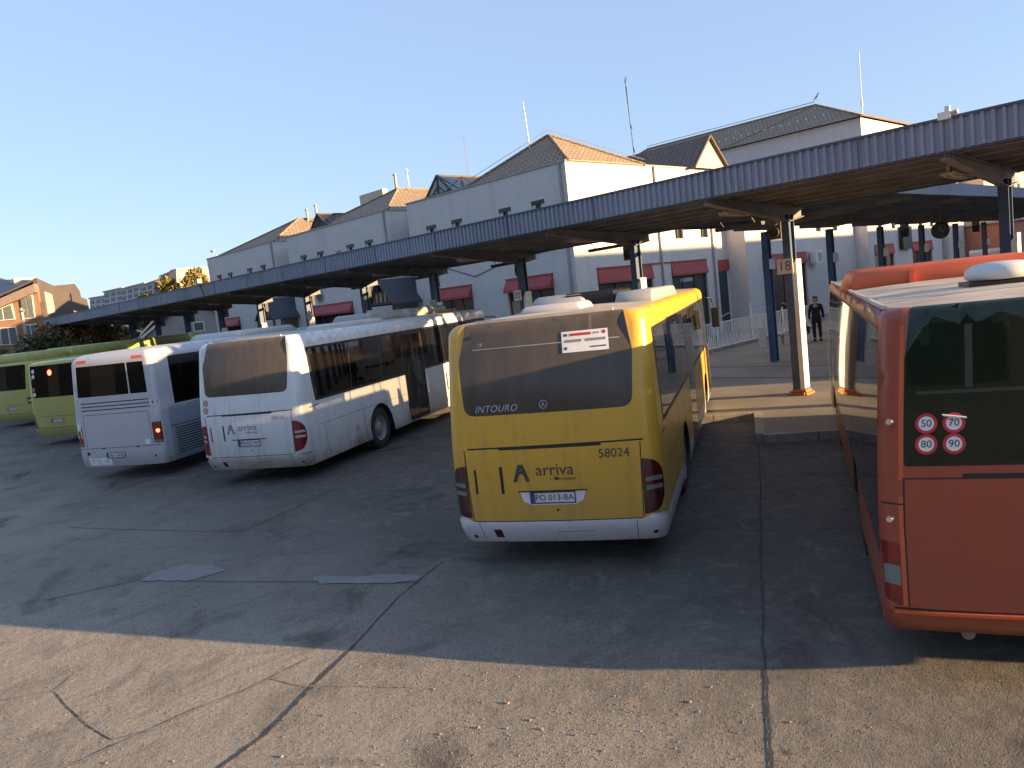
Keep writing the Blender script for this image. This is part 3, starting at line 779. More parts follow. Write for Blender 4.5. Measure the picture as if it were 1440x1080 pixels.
# ---------------------------------------------------------------- silver coach
def silver_bus():
    sh = Shell(L=12, W=1.26, H=3.05, rc=.14, rr=.22, lean=.10, bow=.03, tuck=.05, tumble=.08)
    r = []
    for sg in (1, -1):
        S = lambda y: sg * sh.us(y)
        r.append(('side_panel#%d' % sg, [(S(.35), .3), (S(11.5), .3), (S(11.5), 1.62), (S(.35), 1.62)]))
        ys = [.6, 2.3, 4.0, 5.7, 7.4, 9.1, 10.9]
        for a, b_ in zip(ys[:-1], ys[1:]):
            r.append(('side_window#%d_%d' % (sg, int(a * 10)), rpoly([(S(a + .01), 1.66), (S(b_ - .01), 1.66), (S(b_ - .01), 2.82), (S(a + .01), 2.82)], .03)))
        r.append(('trim#%d' % sg, seam(S(.35), 1.15, S(11), 1.15, .02)))
        for k in range(11): r.append(('vent#s%d_%d' % (sg, k), [(S(.5), .46 + k * .06), (S(2.3), .46 + k * .06), (S(2.3), .488 + k * .06), (S(.5), .488 + k * .06)]))
        r.append(('marker_light#%d' % sg, rpoly([(S(1.9), .40), (S(2.0), .40), (S(2.0), .44), (S(1.9), .44)], .01)))
    r.append(('rear_window#1', rect(-1.05, 2.04, .52, 2.78, .03))); r.append(('rear_window#2', rect(.56, 2.04, 1.05, 2.78, .03)))
    for k in range(3): r.append(('vent#r%d' % k, rect(-.98, 1.70 + k * .085, 1.06, 1.725 + k * .085, .01)))
    r.append(('seam#1', seam(-.95, 1.60, .98, 1.60))); r.append(('seam#2', seam(-.95, .8, -.95, 1.6))); r.append(('seam#3', seam(.98, .8, .98, 1.6))); r.append(('seam#4', seam(-1.2, .78, 1.2, .78)))
    r.append(('seam#5', seam(-.5, .775, -.4, .775, .03))); r.append(('seam#6', seam(.5, .775, .6, .775, .03)))
    for sx in (-1, 1):
        r.append(('tail_light#%d' % sx, rect(min(sx * 1.03, sx * 1.27), .83, max(sx * 1.03, sx * 1.27), 1.33, .02)))
        r.append(('reversing_lens#%d' % sx, rect(min(sx * 1.04, sx * 1.26), .84, max(sx * 1.04, sx * 1.26), .90, .01)))
        r.append(('marker_light#t%d' % sx, rect(min(sx * .72, sx * 1.06), 2.85, max(sx * .72, sx * 1.06), 2.93, .01)))
        r.append(('windscreen#%d' % sx, rpoly([(sx * (sh.U - .02), 1.1), (sx * (sh.U - 1.15), 1.1), (sx * (sh.U - 1.15), 2.7), (sx * (sh.U - .02), 2.7)], .08)))
    r.append(('reflector#1', rect(-1.0, .62, -.9, .70))); r.append(('tow_cover#1', rect(.98, .5, 1.04, .55, .02)))
    mats = dict(body='silver', side_panel='silver_side', side_window='g_side', rear_window='g_side', vent='black', seam='seam', trim='black', tail_light='taillight', reversing_lens='lens_grey',
                marker_light='amber', windscreen='g_clear', reflector='taildark', tow_cover='seam')
    root, made = make_bus('silver_bus', (-20.005, 5.978), -29.2, 'silver coach with three black stripes below its divided rear window', None, sh, r, mats, roofm='roofwhite')
    plate(sh, root, -.12, .60, 'BG 119-SJ')
    sh.mesh('lit_lamp', *discpatch(1.17, 1.12, .045, 14), M['lamp_on'], root, .008)
    s_ = sh.mesh('sticker', *gridpatch(-.98, .36, -.3, .55), M['st_white'], root, .005)
    for u, t in ((-.86, 'T'), (-.66, 'S'), (-.44, 'H')): sh.text('sticker_print', t, .14, u, .45, M['ink_grey'], s_)
    sh.mesh('sticker', *gridpatch(.78, .82, .92, .93), M['st_white'], root, .005)
    s2 = sh.mesh('sticker', *gridpatch(1.10, 1.74, 1.30, 1.86), M['st_white'], root, .005); sh.mesh('sticker_print', *gridpatch(1.13, 1.77, 1.26, 1.83), M['plate_blue'], s2, .007)
    sh.mesh('sticker', *gridpatch(-1.2, 1.05, -1.06, 1.5), M['st_white'], root, .005)
    pod(root, 'air_conditioner', -.9, 4.0, .9, 7.2, 3.03, 3.23, M['roofwhite'])
    mirrors(sh, root)
silver_bus()

# ---------------------------------------------------------------- red city bus
def red_bus(loc, az, label, show=True, platetxt=None):
    sh = Shell(L=11, W=1.265, H=2.87, rc=.13, rf=.25, rr=.08, lean=.10, bow=.05, tuck=.36, tumble=.10)
    r = []
    for sg in (1, -1):
        S = lambda y: sg * sh.us(y)
        r.append(('window_band#%d' % sg, rpoly([(S(.12), 1.0), (S(10.6), 1.0), (S(10.5), 2.74), (S(.12), 2.74)], .02)))
        ys = [.14, 1.9, 3.6, 5.3, 7.0, 8.7, 10.4]
        for a, b_ in zip(ys[:-1], ys[1:]):
            r.append(('side_window#%d_%d' % (sg, int(a * 10)), rpoly([(S(a), 1.03), (S(b_ - .03), 1.03), (S(b_ - .03), 2.71), (S(a), 2.71)], .02)))
    r.append(('rear_glass#1', rpoly([(-1.1, 1.72), (1.1, 1.72), (1.1, 2.90), (-1.1, 2.90)], .03)))
    r.append(('rear_window#1', rect(-.98, 2.28, -.70, 2.72, .03))); r.append(('rear_window#2', rect(-.64, 2.28, .98, 2.72, .03)))
    r.append(('trim#1', rect(-1.02, 2.24, 1.02, 2.265)))
    r.append(('trim#2', rect(-.695, 2.28, -.645, 2.72)))
    r.append(('edge_strip#1', rect(-1.135, 1.62, -1.105, 2.75, .005))); r.append(('edge_strip#2', rect(-1.135, .66, -1.105, 1.5, .005)))
    r.append(('seam#1', seam(-1.11, 1.63, 1.11, 1.63, .012))); r.append(('air_slot#1', rect(-.72, 1.63, .9, 1.665, .01)))
    r.append(('seam#2', seam(-1.10, .66, -1.10, 1.62))); r.append(('seam#3', seam(-1.2, .64, 1.2, .64, .014))); r.append(('seam#4', seam(-1.27, 1.44, -1.1, 1.44, .012)))
    r.append(('seam#5', seam(-1.07, .35, -1.07, .62, .01)))
    r.append(('tail_light#1', rpoly([(-1.28, .70), (-1.14, .66), (-1.14, 1.15), (-1.30, 1.15)], .03))); r.append(('tail_light#2', rpoly([(1.28, .70), (1.14, .66), (1.14, 1.15), (1.30, 1.15)], .03)))
    r.append(('reversing_lens#1', rect(-1.275, .82, -1.145, .97, .01)))
    r.append(('bumper#1', [(-sh.us(.9), .3), (sh.us(.9), .3), (sh.us(.9), .60), (-sh.us(.9), .60)]))
    for sx in (-1, 1): r.append(('windscreen#%d' % sx, rpoly([(sx * (sh.U - .02), 1.0), (sx * (sh.U - 1.15), 1.0), (sx * (sh.U - 1.15), 2.7), (sx * (sh.U - .02), 2.7)], .08)))
    mats = dict(body='red', bumper='red', window_band='black', side_window='g_redside', rear_glass='g_red', rear_window='g_red', trim='darktrim', edge_strip='orange', seam='seam', air_slot='black',
                tail_light='taillight', reversing_lens='lens_grey', windscreen='g_clear')
    root, made = make_bus('red_bus', loc, az, label, None, sh, r, mats, roofm='roofgrey', wheels=(3.2, 8.6))
    # raised bumper lip, orange paints in its top highlight
    lp = MB(); q = [sh.P(-1.2 + .24 * k, .62) for k in range(11)]
    for a, b_ in zip(q[:-1], q[1:]): lp.bar(a + Vector((0, -.012, 0)), b_ + Vector((0, -.012, 0)), .03, .022)
    lp.build('bumper_lip_highlight', M['orange'], root)
    for zz in (2.05, 1.33):
        l = MB(); c = sh.P(-1.19, zz); n = sh.Nn(-1.19, zz); l.tube([c, c + n * .03], .03, 12, .022); l.build('marker_lamp', M['chrome'], root)
    rg = made['rear_glass#1']
    for (u, z, t) in ((-.95, 2.03, '50'), (-.77, 2.03, '70'), (-.95, 1.88, '80'), (-.77, 1.88, '90')):
        s_ = sh.mesh('speed_sticker', *discpatch(u, z, .074, 28, .052), M['st_red'], rg, .004); sh.mesh('sticker_face', *discpatch(u, z, .052, 24), M['st_white'], s_, .004)
        sh.text('sticker_number', t, .075, u, z, M['ink'], s_, off=.006)
    # curled edge of the peeling sticker
    pk = MB(); c = sh.P(-.77, 2.08); pk.obox(c + Vector((0, -.02, 0)), (.075, 0, -.012), (0, .018, 0), (0, 0, .004)); pk.build('peeling_edge', M['plate'], rg)
    # exhaust stub and tow hook under the bumper
    e = MB(); e.tube([(-.66, .75, .30), (-.66, .44, .285)], .05, 12); e.build('exhaust', M['rim'], root)
    # roof gear
    pod(root, 'roof_fairing', -1.16, 4.6, 1.16, 6.6, 2.84, 3.11, M['orange'], .05, .10)
    sh_ = MB(); sh_.box(-.45, 4.57, 2.87, -.40, 4.64, 3.06); sh_.build('fairing_rib', M['orange'], root)
    f = MB(); f.box(-.34, 1.6, 2.87, .22, 2.1, 2.94, .01); f.build('fan_base', M['black'], root)
    f = MB(); f.lathe([(2.95, .26), (2.97, .29), (3.04, .28), (3.08, .22), (3.095, .12), (3.10, 0)], (-.04, 1.85, 0), 'z', 28); f.build('roof_fan', M['podwhite'], root)
    rl = MB()
    for y in (.9, 2.9): rl.box(-1.1, y, 2.895, 1.1, y + .05, 2.91)
    for x_ in (-1.14,): rl.box(x_, .3, 2.86, x_ + .03, 10.5, 2.89)
    rl.build('roof_rail', M['roofwhite'], root)
    mirrors(sh, root, (1,))
    return root
red_bus((-1.10, 6.27), -25.4, 'red bus with dark rear glass carrying four speed limit stickers')

# ---------------------------------------------------------------- green buses and those beyond
def plain_bus(name, loc, az, label, body, group, H=2.9, pods=(), podm='olive', stripe=None, L=12, lights='taillight', display=False, boxy=False, roofm='green'):
    sh = Shell(L=L, W=1.26, H=H, rc=.2, rr=.12, lean=.12, bow=.05, tuck=.08, tumble=.05)
    r = []
    for sg in (1, -1):
        S = lambda y: sg * sh.us(y)
        r.append(('window_band#%d' % sg, rpoly([(S(.45), 1.35), (S(L - .4), 1.35), (S(L - .4), H - .25), (S(.35), H - .25)], .04)))
        n = int((L - 1) / 1.9)
        for i in range(n):
            a = .5 + i * 1.9; r.append(('side_window#%d_%d' % (sg, i), rpoly([(S(a), 1.4), (S(a + 1.84), 1.4), (S(a + 1.84), H - .3), (S(a), H - .3)], .03)))
        if stripe: r.append(('stripe#%d' % sg, [(S(.2), H - .14), (S(L - .4), H - .14), (S(L - .4), H - .06), (S(.2), H - .06)]))
        if not stripe: r.append(('seam#%d' % sg, seam(S(.3), .62, S(L - .4), .62)))
    r.append(('rear_window#1', rpoly([(-1.0, 1.68), (1.0, 1.68), (1.12, H - .12), (-1.12, H - .12)], .08)))
    r.append(('seam#r', seam(-1.1, .62, 1.1, .62, .015))); r.append(('seam#r2', seam(-.75, 1.02, .75, 1.02, .012)))
    for sx in (-1, 1):
        if boxy: r.append(('tail_light#%d' % sx, rect(min(sx * .98, sx * 1.22), 1.02, max(sx * .98, sx * 1.22), 1.32, .03))); r.append(('reversing_lens#%d' % sx, rect(min(sx * 1.02, sx * 1.19), 1.12, max(sx * 1.02, sx * 1.19), 1.2, .01)))
        else: r.append(('tail_light#%d' % sx, rpoly([(sx * 1.0, .62), (sx * 1.26, .64), (sx * 1.3, .95), (sx * 1.2, 1.12), (sx * 1.07, 1.1)], .05))); r.append(('reversing_lens#%d' % sx, rpoly([(sx * 1.12, .75), (sx * 1.24, .75), (sx * 1.26, .92), (sx * 1.14, .95)], .02)))
        r.append(('windscreen#%d' % sx, rpoly([(sx * (sh.U - .02), 1.0), (sx * (sh.U - 1.1), 1.0), (sx * (sh.U - 1.1), H - .4), (sx * (sh.U - .02), H - .4)], .08)))
    mats = dict(body=body, window_band='black', side_window='g_side', rear_window='g_side', seam='seam', tail_light=lights, reversing_lens='lens_clear', windscreen='g_clear', stripe='yellow')
    wh = (3.4, L - 2.7) if L < 14 else (3.0, 9.0, L - 2.7)
    root, made = make_bus(name, loc, az, label, group, sh, r, mats, wheels=wh, roofm=roofm)
    for (a, b_, w0, h) in pods: pod(root, 'roof_pod', -w0, a, w0, b_, H - .02, H + h, M[podm], .09, .2)
    plate(sh, root, .0, .86, 'PO 041-KT')
    if display:
        d = sh.mesh('lit_display', *discpatch(-.1, 2.52, .1, 12), M['lamp_on'], root, .006)
    return root, sh, made
G1, shG, mG = plain_bus('green_bus', (-30.15, 7.22), -26.3, 'lime green bus with a glowing orange-red lamp behind its rear window', 'green', 'lime green buses', display=True)
for (u, z, mk) in ((-.93, 2.6, 'st_white'), (-.93, 2.42, 'st_white'), (-.95, 1.98, 'amber'), (-.93, 1.8, 'st_white')):
    shG.mesh('sticker', *discpatch(u, z, .07, 12), M[mk], mG['rear_window#1'], .005)
G2, _, _ = plain_bus('green_bus', (-41.0, 8.1), -26.3, 'lime green bus at the left edge with long roof housings and a square tail light', 'green', 'lime green buses', L=12.5, boxy=True,
          pods=((.3, 2.6, .95, .42), (2.7, 12.2, .95, .46)))
plain_bus('white_bus', (-46.0, 9.6), -26.3, 'white-roofed bus with a yellow stripe, mostly hidden behind the green buses', 'white', None, H=3.15, stripe=True, roofm='roofwhite')
# neighbour in the next bay on the right (unseen, added to shade the yard)
plain_bus('silver_bus', (3.3, 8.9), -25.4, 'unseen silver bus added right of the red bus to cast shade', 'silver', None, H=3.1, roofm='roofwhite', L=10.4)

# ------------------------------------------------------------------ canopies
M['blue'] = mat('blue_steel', (.035, .07, .14), .55, var=.25, scale=3, bmp=.1)
def weathered(name, c, rough, bmp=0, amt=.45, tint=(.4, .34, .28)):
    m, nt, b = new_mat(name); v = obj_coord(nt)
    st = noise(nt, mapv(nt, v, (2.2, 2.2, .22)), 1.5, 7, .7); bl = noise(nt, v, .35, 6, .6)
    k = mth(nt, 'ADD', mrange(nt, st, .5, .75, 0, amt), mrange(nt, bl, .45, .7, 0, amt * .6), clamp=True)
    nt.links.new(mix(nt, k, c, tuple(x * t for x, t in zip(c, tint))), b.inputs['Base Color']); b.inputs['Roughness'].default_value = rough
    if bmp: bump(nt, b, noise(nt, v, 1.3, 3), bmp, .03)
    return m
M['fascia'] = weathered('grey_blue_fascia', (.235, .27, .345), .55, .15)
M['fascia_cap'] = mat('fascia_cap', (.06, .08, .13), .6)
M['soffit'] = mat('soffit_sheet', (.2, .225, .25), .65, .1, var=.35, scale=1.3)
M['rafter'] = mat('rafter_steel', (.12, .125, .13), .6, var=.3, scale=2)
M['steel'] = mat('dark_purlin', (.14, .145, .15), .6, var=.3, scale=2)
M['postwhite'] = mat('post_white_paint', (.66, .66, .60), .6, var=.12, scale=5)
M['rust'] = mat('rusty_base', (.36, .16, .06), .85, var=.4, scale=14, bmp=.4)
M['fixture'] = mat('lamp_fixture', (.36, .33, .28), .6, var=.2)
M['fixture_dark'] = mat('fixture_dark', (.03, .03, .03), .6)
M['sign'] = mat('number_sign', (.52, .48, .42), .6, var=.15, scale=8)
M['signal'] = mat('signal_box', (.07, .07, .065), .6, var=.3, scale=8)

def corr(axis, a0, a1, c0, c1, fixed, pitch, depth, out):
    """trapezoid corrugated sheet: runs along axis ('x'|'y') from a0 to a1; profile in the normal direction `out`"""
    vs = []; fs = []; n = int(abs(a1 - a0) / pitch); prof = [(0, 0), (.42, 0), (.55, 1), (.87, 1)]
    for i in range(n):
        for t, d in prof: vs.append((a0 + (i + t) * pitch * (1 if a1 > a0 else -1), d))
    P = []
    for a, d in vs:
        for c in (c0, c1): P.append((a, d, c))
    fs = [(2 * i, 2 * i + 2, 2 * i + 3, 2 * i + 1) for i in range(len(vs) - 1)]
    return P, fs
def canopy_main():
    X0, X1, Y0, Y1, ZF, ZR = -59.6, -.6, 14.5, 18.95, 4.85, 4.64
    root = thing('canopy', (0, 16.5, 0), 'long bus bay canopy with a grey-blue corrugated fascia', 'canopy'); root.location = (0, 0, 0)
    m = MB()
    P, fs = corr('x', X0, X1, 0, 1, 0, .15, .03, -1)
    m.add([(a, Y0 - d * .045, ZF + c * .52) for a, d, c in P], fs)
    m.build('fascia', M['fascia'], root, rec=False)
    xj = X1 - 2.1
    while xj > X0:
        jm = MB(); jm.box(xj, Y0 - .052, ZF + .0, xj + .03, Y0 - .046, ZF + .51); jm.build('sheet_joint', M['fascia_cap'], root); xj -= 3.0 + random.uniform(-.1, .1)
    m = MB(); m.box(X0 - .03, Y0 - .06, ZF + .50, X1, Y0 + .05, ZF + .54); m.box(X0, Y0 + .01, ZF - .03, X1, Y0 + .05, ZF + .02)
    m.build('fascia_cap', M['fascia_cap'], root)
    m = MB(); P, fs = corr('x', X0, X1, 0, 1, 0, .25, .03, -1)
    def zz(y): return ZF + .02 + (ZR - ZF) * (y - Y0) / (Y1 - Y0)
    m.add([(a, (Y0 + .05) + c * (Y1 - Y0 - .05), zz(Y0 + .05 + c * (Y1 - Y0 - .05)) + .10 + d * .06) for a, d, c in P], fs)
    m.build('soffit', M['soffit'], root, rec=False)
    m = MB(); m.add([(X0, Y0, ZF + .45), (X1, Y0, ZF + .45), (X1, Y1, ZR + .28), (X0, Y1, ZR + .28)], [(0, 1, 2, 3)])
    m.prism([(X0, Y0, ZF), (X0, Y1, ZR + .02), (X0, Y1, ZR + .28), (X0, Y0, ZF + .46)], (-.03, 0, 0))
    m.prism([(X1, Y0, ZF), (X1, Y1, ZR + .02), (X1, Y1, ZR + .28), (X1, Y0, ZF + .46)], (.03, 0, 0))
    m.box(X0, Y1, ZR + .0, X1, Y1 + .03, ZR + .29); m.build('roof_deck', M['fascia_cap'], root)
    for k, y in enumerate((15.0, 15.7, 16.4, 17.1, 17.8, 18.6)):
        m = MB(); z = zz(y); m.box(X0 + .05, y - .035, z - .0, X1, y + .035, z + .10); m.box(X0 + .05, y - .05, z - .012, X1, y + .05, z + .0)
        m.build('purlin', M['steel'], root)
    return root, zz
CAN, zz = canopy_main()

def make_post(label, X, Y, top, white=True, group='blue canopy posts', base=True):
    t = thing('canopy_post', (X, Y, .145), label, 'post', group)
    h = top - .145
    m = MB(); m.box(-.018, -.11, .02, .018, .11, h)
    m.box(-.11, -.14, .02, .08, -.11, h); m.box(-.11, .11, .02, .08, .14, h)
    m.build('post_profile', M['blue'], t)
    if white:
        m = MB(); m.prism([(.085, -.146, .16), (.20, -.146, .16), (.20, -.146, 3.28), (.085, -.146, 3.12)], (0, .26, 0)); m.build('white_cladding', M['postwhite'], t)
    if base:
        m = MB(); m.box(-.22, -.22, .0, .27, .22, .05, .01); m.box(-.14, -.16, .05, .22, .16, .13, .02)
        for a, b_ in ((-.17, -.17), (.22, -.17), (-.17, .17), (.22, .17)): m.tube([(a, b_, .05), (a, b_, .10)], .02, 6)
        for k in range(7): m.box(-.15 + k * .055, -.26 - random.random() * .04, .0, -.11 + k * .055, -.22, .03 + random.random() * .04)
        m.build('base_plate', M['rust'], t)
    return t
def make_rafter(root, X, zz):
    m = MB()
    for (ya, yb, ha, hb) in ((14.58, 18.2, .12, .34), (18.2, 18.9, .34, .2)):
        za, zb = zz(ya), zz(yb)
        m.prism([(X - .012, ya, za - .01), (X - .012, yb, zb - .01), (X - .012, yb, zb - hb), (X - .012, ya, za - ha)], (.024, 0, 0))
        m.prism([(X - .08, ya, za - ha), (X - .08, yb, zb - hb), (X - .08, yb, zb - hb - .02), (X - .08, ya, za - ha - .02)], (.16, 0, 0))
        m.prism([(X - .08, ya, za - .012), (X - .08, yb, zb - .012), (X - .08, yb, zb - .03), (X - .08, ya, za - .03)], (.16, 0, 0))
    m.build('rafter', M['rafter'], root)

def ordinal(i): return ['first', 'second', 'third', 'fourth', 'fifth', 'sixth', 'seventh', 'eighth', 'ninth', 'tenth', 'eleventh', 'twelfth', 'thirteenth'][i]
post0 = None; sig0 = None; lamp0 = None; tube0 = None
sx = [-4.3 - 4.54 * k for k in range(12)]
for k, X in enumerate(sx):
    make_rafter(CAN, X, zz)
    if k == 0: lab = 'blue canopy post with white strip at the right edge, behind the red bus'
    elif k == 1: lab = 'blue and white post carrying the number 18, on a rusty base'
    elif k == 2: lab = 'blue post rising behind the roof of the yellow bus'
    elif k == 3: lab = 'blue post with number 20 plate left of the yellow bus roof'
    else: lab = '%s blue post from the far left end of the canopy' % ordinal(11 - k)
    if post0 is None: post0 = p = make_post(lab, X, 18.2, 4.5)
    else:
        p = copy_tree(post0); p.location = (X, 18.2, .145); tag(p, lab)
    # two-lamp signal box beside each post
    lab = ('two-lamp signal box hanging beside the post numbered 18' if k == 1 else 'two-lamp signal box at the right edge' if k == 0 else
           'two-lamp signal box hanging above the yellow bus roof' if k == 2 else '%s signal box from the far left end of the main canopy' % ordinal(11 - k))
    if k == 0: pass
    elif sig0 is None:
        s = thing('signal_box', (X - .62, 18.75, 3.98), lab, 'signal', 'signal boxes under the canopy', R(14))
        m = MB(); m.box(-.16, -.09, 0, .16, .09, .62, .02); m.box(-.015, -.015, .62, .015, .015, .85); m.build('housing', M['signal'], s)
        for zc in (.17, .45):
            m = MB(); m.lathe([(-.09, .12), (-.17, .125), (-.17, .105), (-.10, .10), (-.10, 0)], (0, 0, zc), 'y', 20); m.build('lamp_ring', M['fixture'] if zc > .3 else M['signal'], s)
        sig0 = s
    else:
        s = copy_tree(sig0); s.location = (X - .62, 18.75, 3.98); tag(s, lab)
    # tube lamp along each rafter, beside it
    lab = 'pale tube lamp under the canopy ' + ('at the right edge' if k == 0 else 'left of the post numbered 18' if k == 1 else 'above the yellow bus' if k == 2 else 'in the %s bay from the far left end' % ordinal(11 - k))
    if tube0 is None:
        s = thing('tube_lamp', (X - .34, 16.5, zz(16.5) - .24), lab, 'lamp', 'pale tube lamps under the canopy')
        m = MB(); m.box(-.13, -.65, .04, .13, .65, .09, .01)
        m.box(-.03, -.6, .09, .03, -.5, .22); m.box(-.03, .5, .09, .03, .6, .22)
        m.build('tray', M['fixture'], s)
        for q in (-.06, .06):
            m = MB(); m.tube([(q, -.62, .02), (q, .62, .02)], .02, 8); m.build('tube', M['fixture'], s)
        tube0 = s
    else:
        s = copy_tree(tube0); s.location = (X - .34, 16.5, zz(16.5) - .24); tag(s, lab)
    # dark strip lamp under the rear edge, mid bay
    if 1 <= k < 10:
        Xl = X - 1.9
        lab = 'dark strip lamp ' + ('left of the post numbered 18' if k == 1 else 'left of the post behind the yellow bus' if k == 2 else 'left of the post numbered 20' if k == 3 else 'left of the %s canopy post from the far left' % ordinal(11 - k))
        if lamp0 is None:
            s = thing('strip_lamp', (Xl, 19.3, 4.42), lab, 'lamp', 'dark strip lamps at the back of the canopy', R(-8))
            m = MB(); m.prism([(-.75, -.06, .0), (-.75, .06, .0), (-.75, .09, .09), (-.75, -.09, .09)], (1.5, 0, 0)); m.build('housing', M['fixture_dark'], s)
            for q in (-.5, .5):
                m = MB(); m.tube([(q, 0, .09), (q, -.3, .42)], .012, 6); m.build('hanger', M['steel'], s)
            lamp0 = s
        else:
            s = copy_tree(lamp0); s.location = (Xl, 19.3, 4.42); tag(s, lab)

def number_sign(X, Y, Z, txt, w_, h, label, m_='sign', rz=0, name='number_sign', size=None):
    t = thing(name, (X, Y, Z), label, 'sign', None, rz)
    m = MB(); m.box(-w_ / 2, -.012, -h / 2, w_ / 2, .012, h / 2, .006); m.build('panel', M[m_], t)
    if txt:
        a, f = text_mesh(txt, size or h * .9); m = MB(); m.add([(x_, -.016, y_) for x_, y_ in a], f); m.build('lettering', M['ink'], t)
    return t
number_sign(-8.89, 17.98, 3.28, '18', .40, .36, 'square cream sign reading 18 on the canopy post', size=.33)
number_sign(-18.02, 17.98, 3.33, '20', .34, .34, 'square pale sign reading 20 left of the yellow bus', 'plate', size=.28)
number_sign(-22.4, 17.98, 3.35, '21', .32, .36, 'pale sign reading 21 above the white bus roof', 'plate', size=.28)
# round pale sign with scalloped ring and dark red centre
t = thing('round_sign', (-31.0, 17.9, 3.5), 'round pale ring sign with dark red centre above the white bus', 'sign')
m = MB()
for k in range(10):
    a = 2 * PI * k / 10; m.disc((.19 * math.cos(a), -.02, .19 * math.sin(a)), .055, 'y', 12)
m.lathe([(-.015, .21), (-.03, .2), (-.03, .12), (-.015, .11)], (0, 0, 0), 'y', 28); m.build('ring', M['postwhite'], t)
m = MB(); m.disc((0, -.012, 0), .115, 'y', 24); m.build('centre', M['taillight'], t)
m = MB(); m.bar((0, .0, 0), (-.5, .12, 0), .04); m.build('bracket', M['steel'], t)
# white junction box and lamp on the fascia
t = thing('junction_box', (-4.2, 14.45, 5.38), 'white electrical box with a small lamp on top of the canopy edge', 'box')
m = MB(); m.box(-.17, -.08, -.05, .1, .08, .12, .015); m.build('housing', M['postwhite'], t)
m = MB(); m.box(-.03, -.05, .12, .08, .05, .24, .02); m.build('lamp', M['postwhite'], t)
m = MB(); m.tube([(.1, 0, .06), (.24, -.02, .08)], .05, 10); m.build('lens', M['fixture'], t)
t.scale = (.72, .72, .72)
t = thing('floodlight', (-33.6, 14.4, 5.4), 'small floodlight with a dangling cable on the canopy fascia', 'lamp')
m = MB(); m.box(-.18, -.2, .0, .1, .0, .2, .03); m.build('housing', M['fixture'], t)
m = MB(); m.tube([(0, -.08, 0), (.12, -.09, -.2), (.3, -.1, -.42), (.36, -.1, -.6)], .025, 6); m.build('cable', M['black'], t)

# second canopy running away from the first
def canopy_two():
    root = thing('canopy', (0, 0, 0), 'second canopy behind the first with a pale corrugated side fascia', 'canopy')
    X0, X1, Y0, Y1 = -14.4, -8.0, 22.3, 58.0
    def z_(x): return 4.86 + (4.95 - 4.86) * (x - X0) / (X1 - X0)
    m = MB(); P, fs = corr('y', Y0, Y1, 0, 1, 0, .15, .03, 1)
    m.add([(X1 + d * .03, a, 4.92 + c * .38) for a, d, c in P], fs)
    m.build('fascia', M['fascia'], root, rec=False)
    m = MB(); P, fs = corr('x', X0, X1, 0, 1, 0, .15, .03, 1)
    m.add([(a, Y0 - d * .03, 4.97 + c * .38) for a, d, c in P], fs); m.build('fascia', M['fascia'], root, rec=False)
    m = MB(); P, fs = corr('y', Y0, Y1, 0, 1, 0, .25, .03, 1)
    m.add([(X0 + c * (X1 - X0), a, z_(X0 + c * (X1 - X0)) + .1 + d * .035) for a, d, c in P], fs); m.build('soffit', M['steel'], root, rec=False)
    m = MB(); m.prism([(X0, Y0, 5.2), (X1, Y0, 5.25), (X1, Y1, 5.25), (X0, Y1, 5.2)], (0, 0, .03)); m.box(X0 - .03, Y0, 4.84, X0, Y1, 5.23); m.build('roof_deck', M['fascia_cap'], root)
    for x_ in (-13.8, -12.6, -11.4, -10.2, -9.0):
        m = MB(); m.box(x_ - .035, Y0 + .05, z_(x_), x_ + .035, Y1, z_(x_) + .1); m.build('purlin', M['steel'], root)
    for k in range(7):
        y = 24.6 + 4.95 * k
        m = MB(); m.prism([(-13.9, y - .04, z_(-13.9) - .01), (-8.2, y - .04, z_(-8.2) - .01), (-8.2, y - .04, z_(-8.2) - .12), (-12.7, y - .04, z_(-12.7) - .34), (-13.9, y - .04, z_(-13.9) - .2)], (0, .08, 0)); m.build('rafter', M['steel'], root)
canopy_two()
for k in range(7):
    y = 24.6 + 4.95 * k
    p = copy_tree(post0); p.location = (-12.75, y, .145)
    for ch in list(p.children):
        if ch.name.startswith(('white_cladding', 'base_plate')): bpy.data.objects.remove(ch)
    p['group'] = 'blue posts of the second canopy'
    tag(p, '%s blue post of the second canopy, counted from its near end' % ordinal(k))
    if k < 6: number_sign(-12.52, y - .16, 3.42, None, .2, .34, 'small white plate on the %s post of the second canopy' % ordinal(k), 'plate', name='white_plate')
    if k in (2, 3, 4):
        s = copy_tree(sig0); s.location = (-12.0, y + .6, 3.95); s['group'] = 'signal boxes under the second canopy'; tag(s, 'signal box near the %s post of the second canopy' % ordinal(k))
t = thing('wall_clock', (-11.4, 37.6, 4.1), 'round clock hanging under the second canopy', 'clock')
m = MB(); m.lathe([(-.06, 0), (-.06, .36), (.06, .36), (.06, 0)], (0, 0, 0), 'y', 28); m.build('case', M['black'], t)
m = MB(); m.disc((0, -.065, 0), .31, 'y', 28); m.build('dial', M['signal'], t)
m = MB(); m.bar((0, -.07, 0), (.0, -.07, .2), .03, .01, (0, 1, 0)); m.bar((0, -.07, 0), (.14, -.07, -.05), .03, .01, (0, 1, 0)); m.bar((0, 0, .36), (0, 0, .7), .03); m.build('hands', M['fixture'], t)

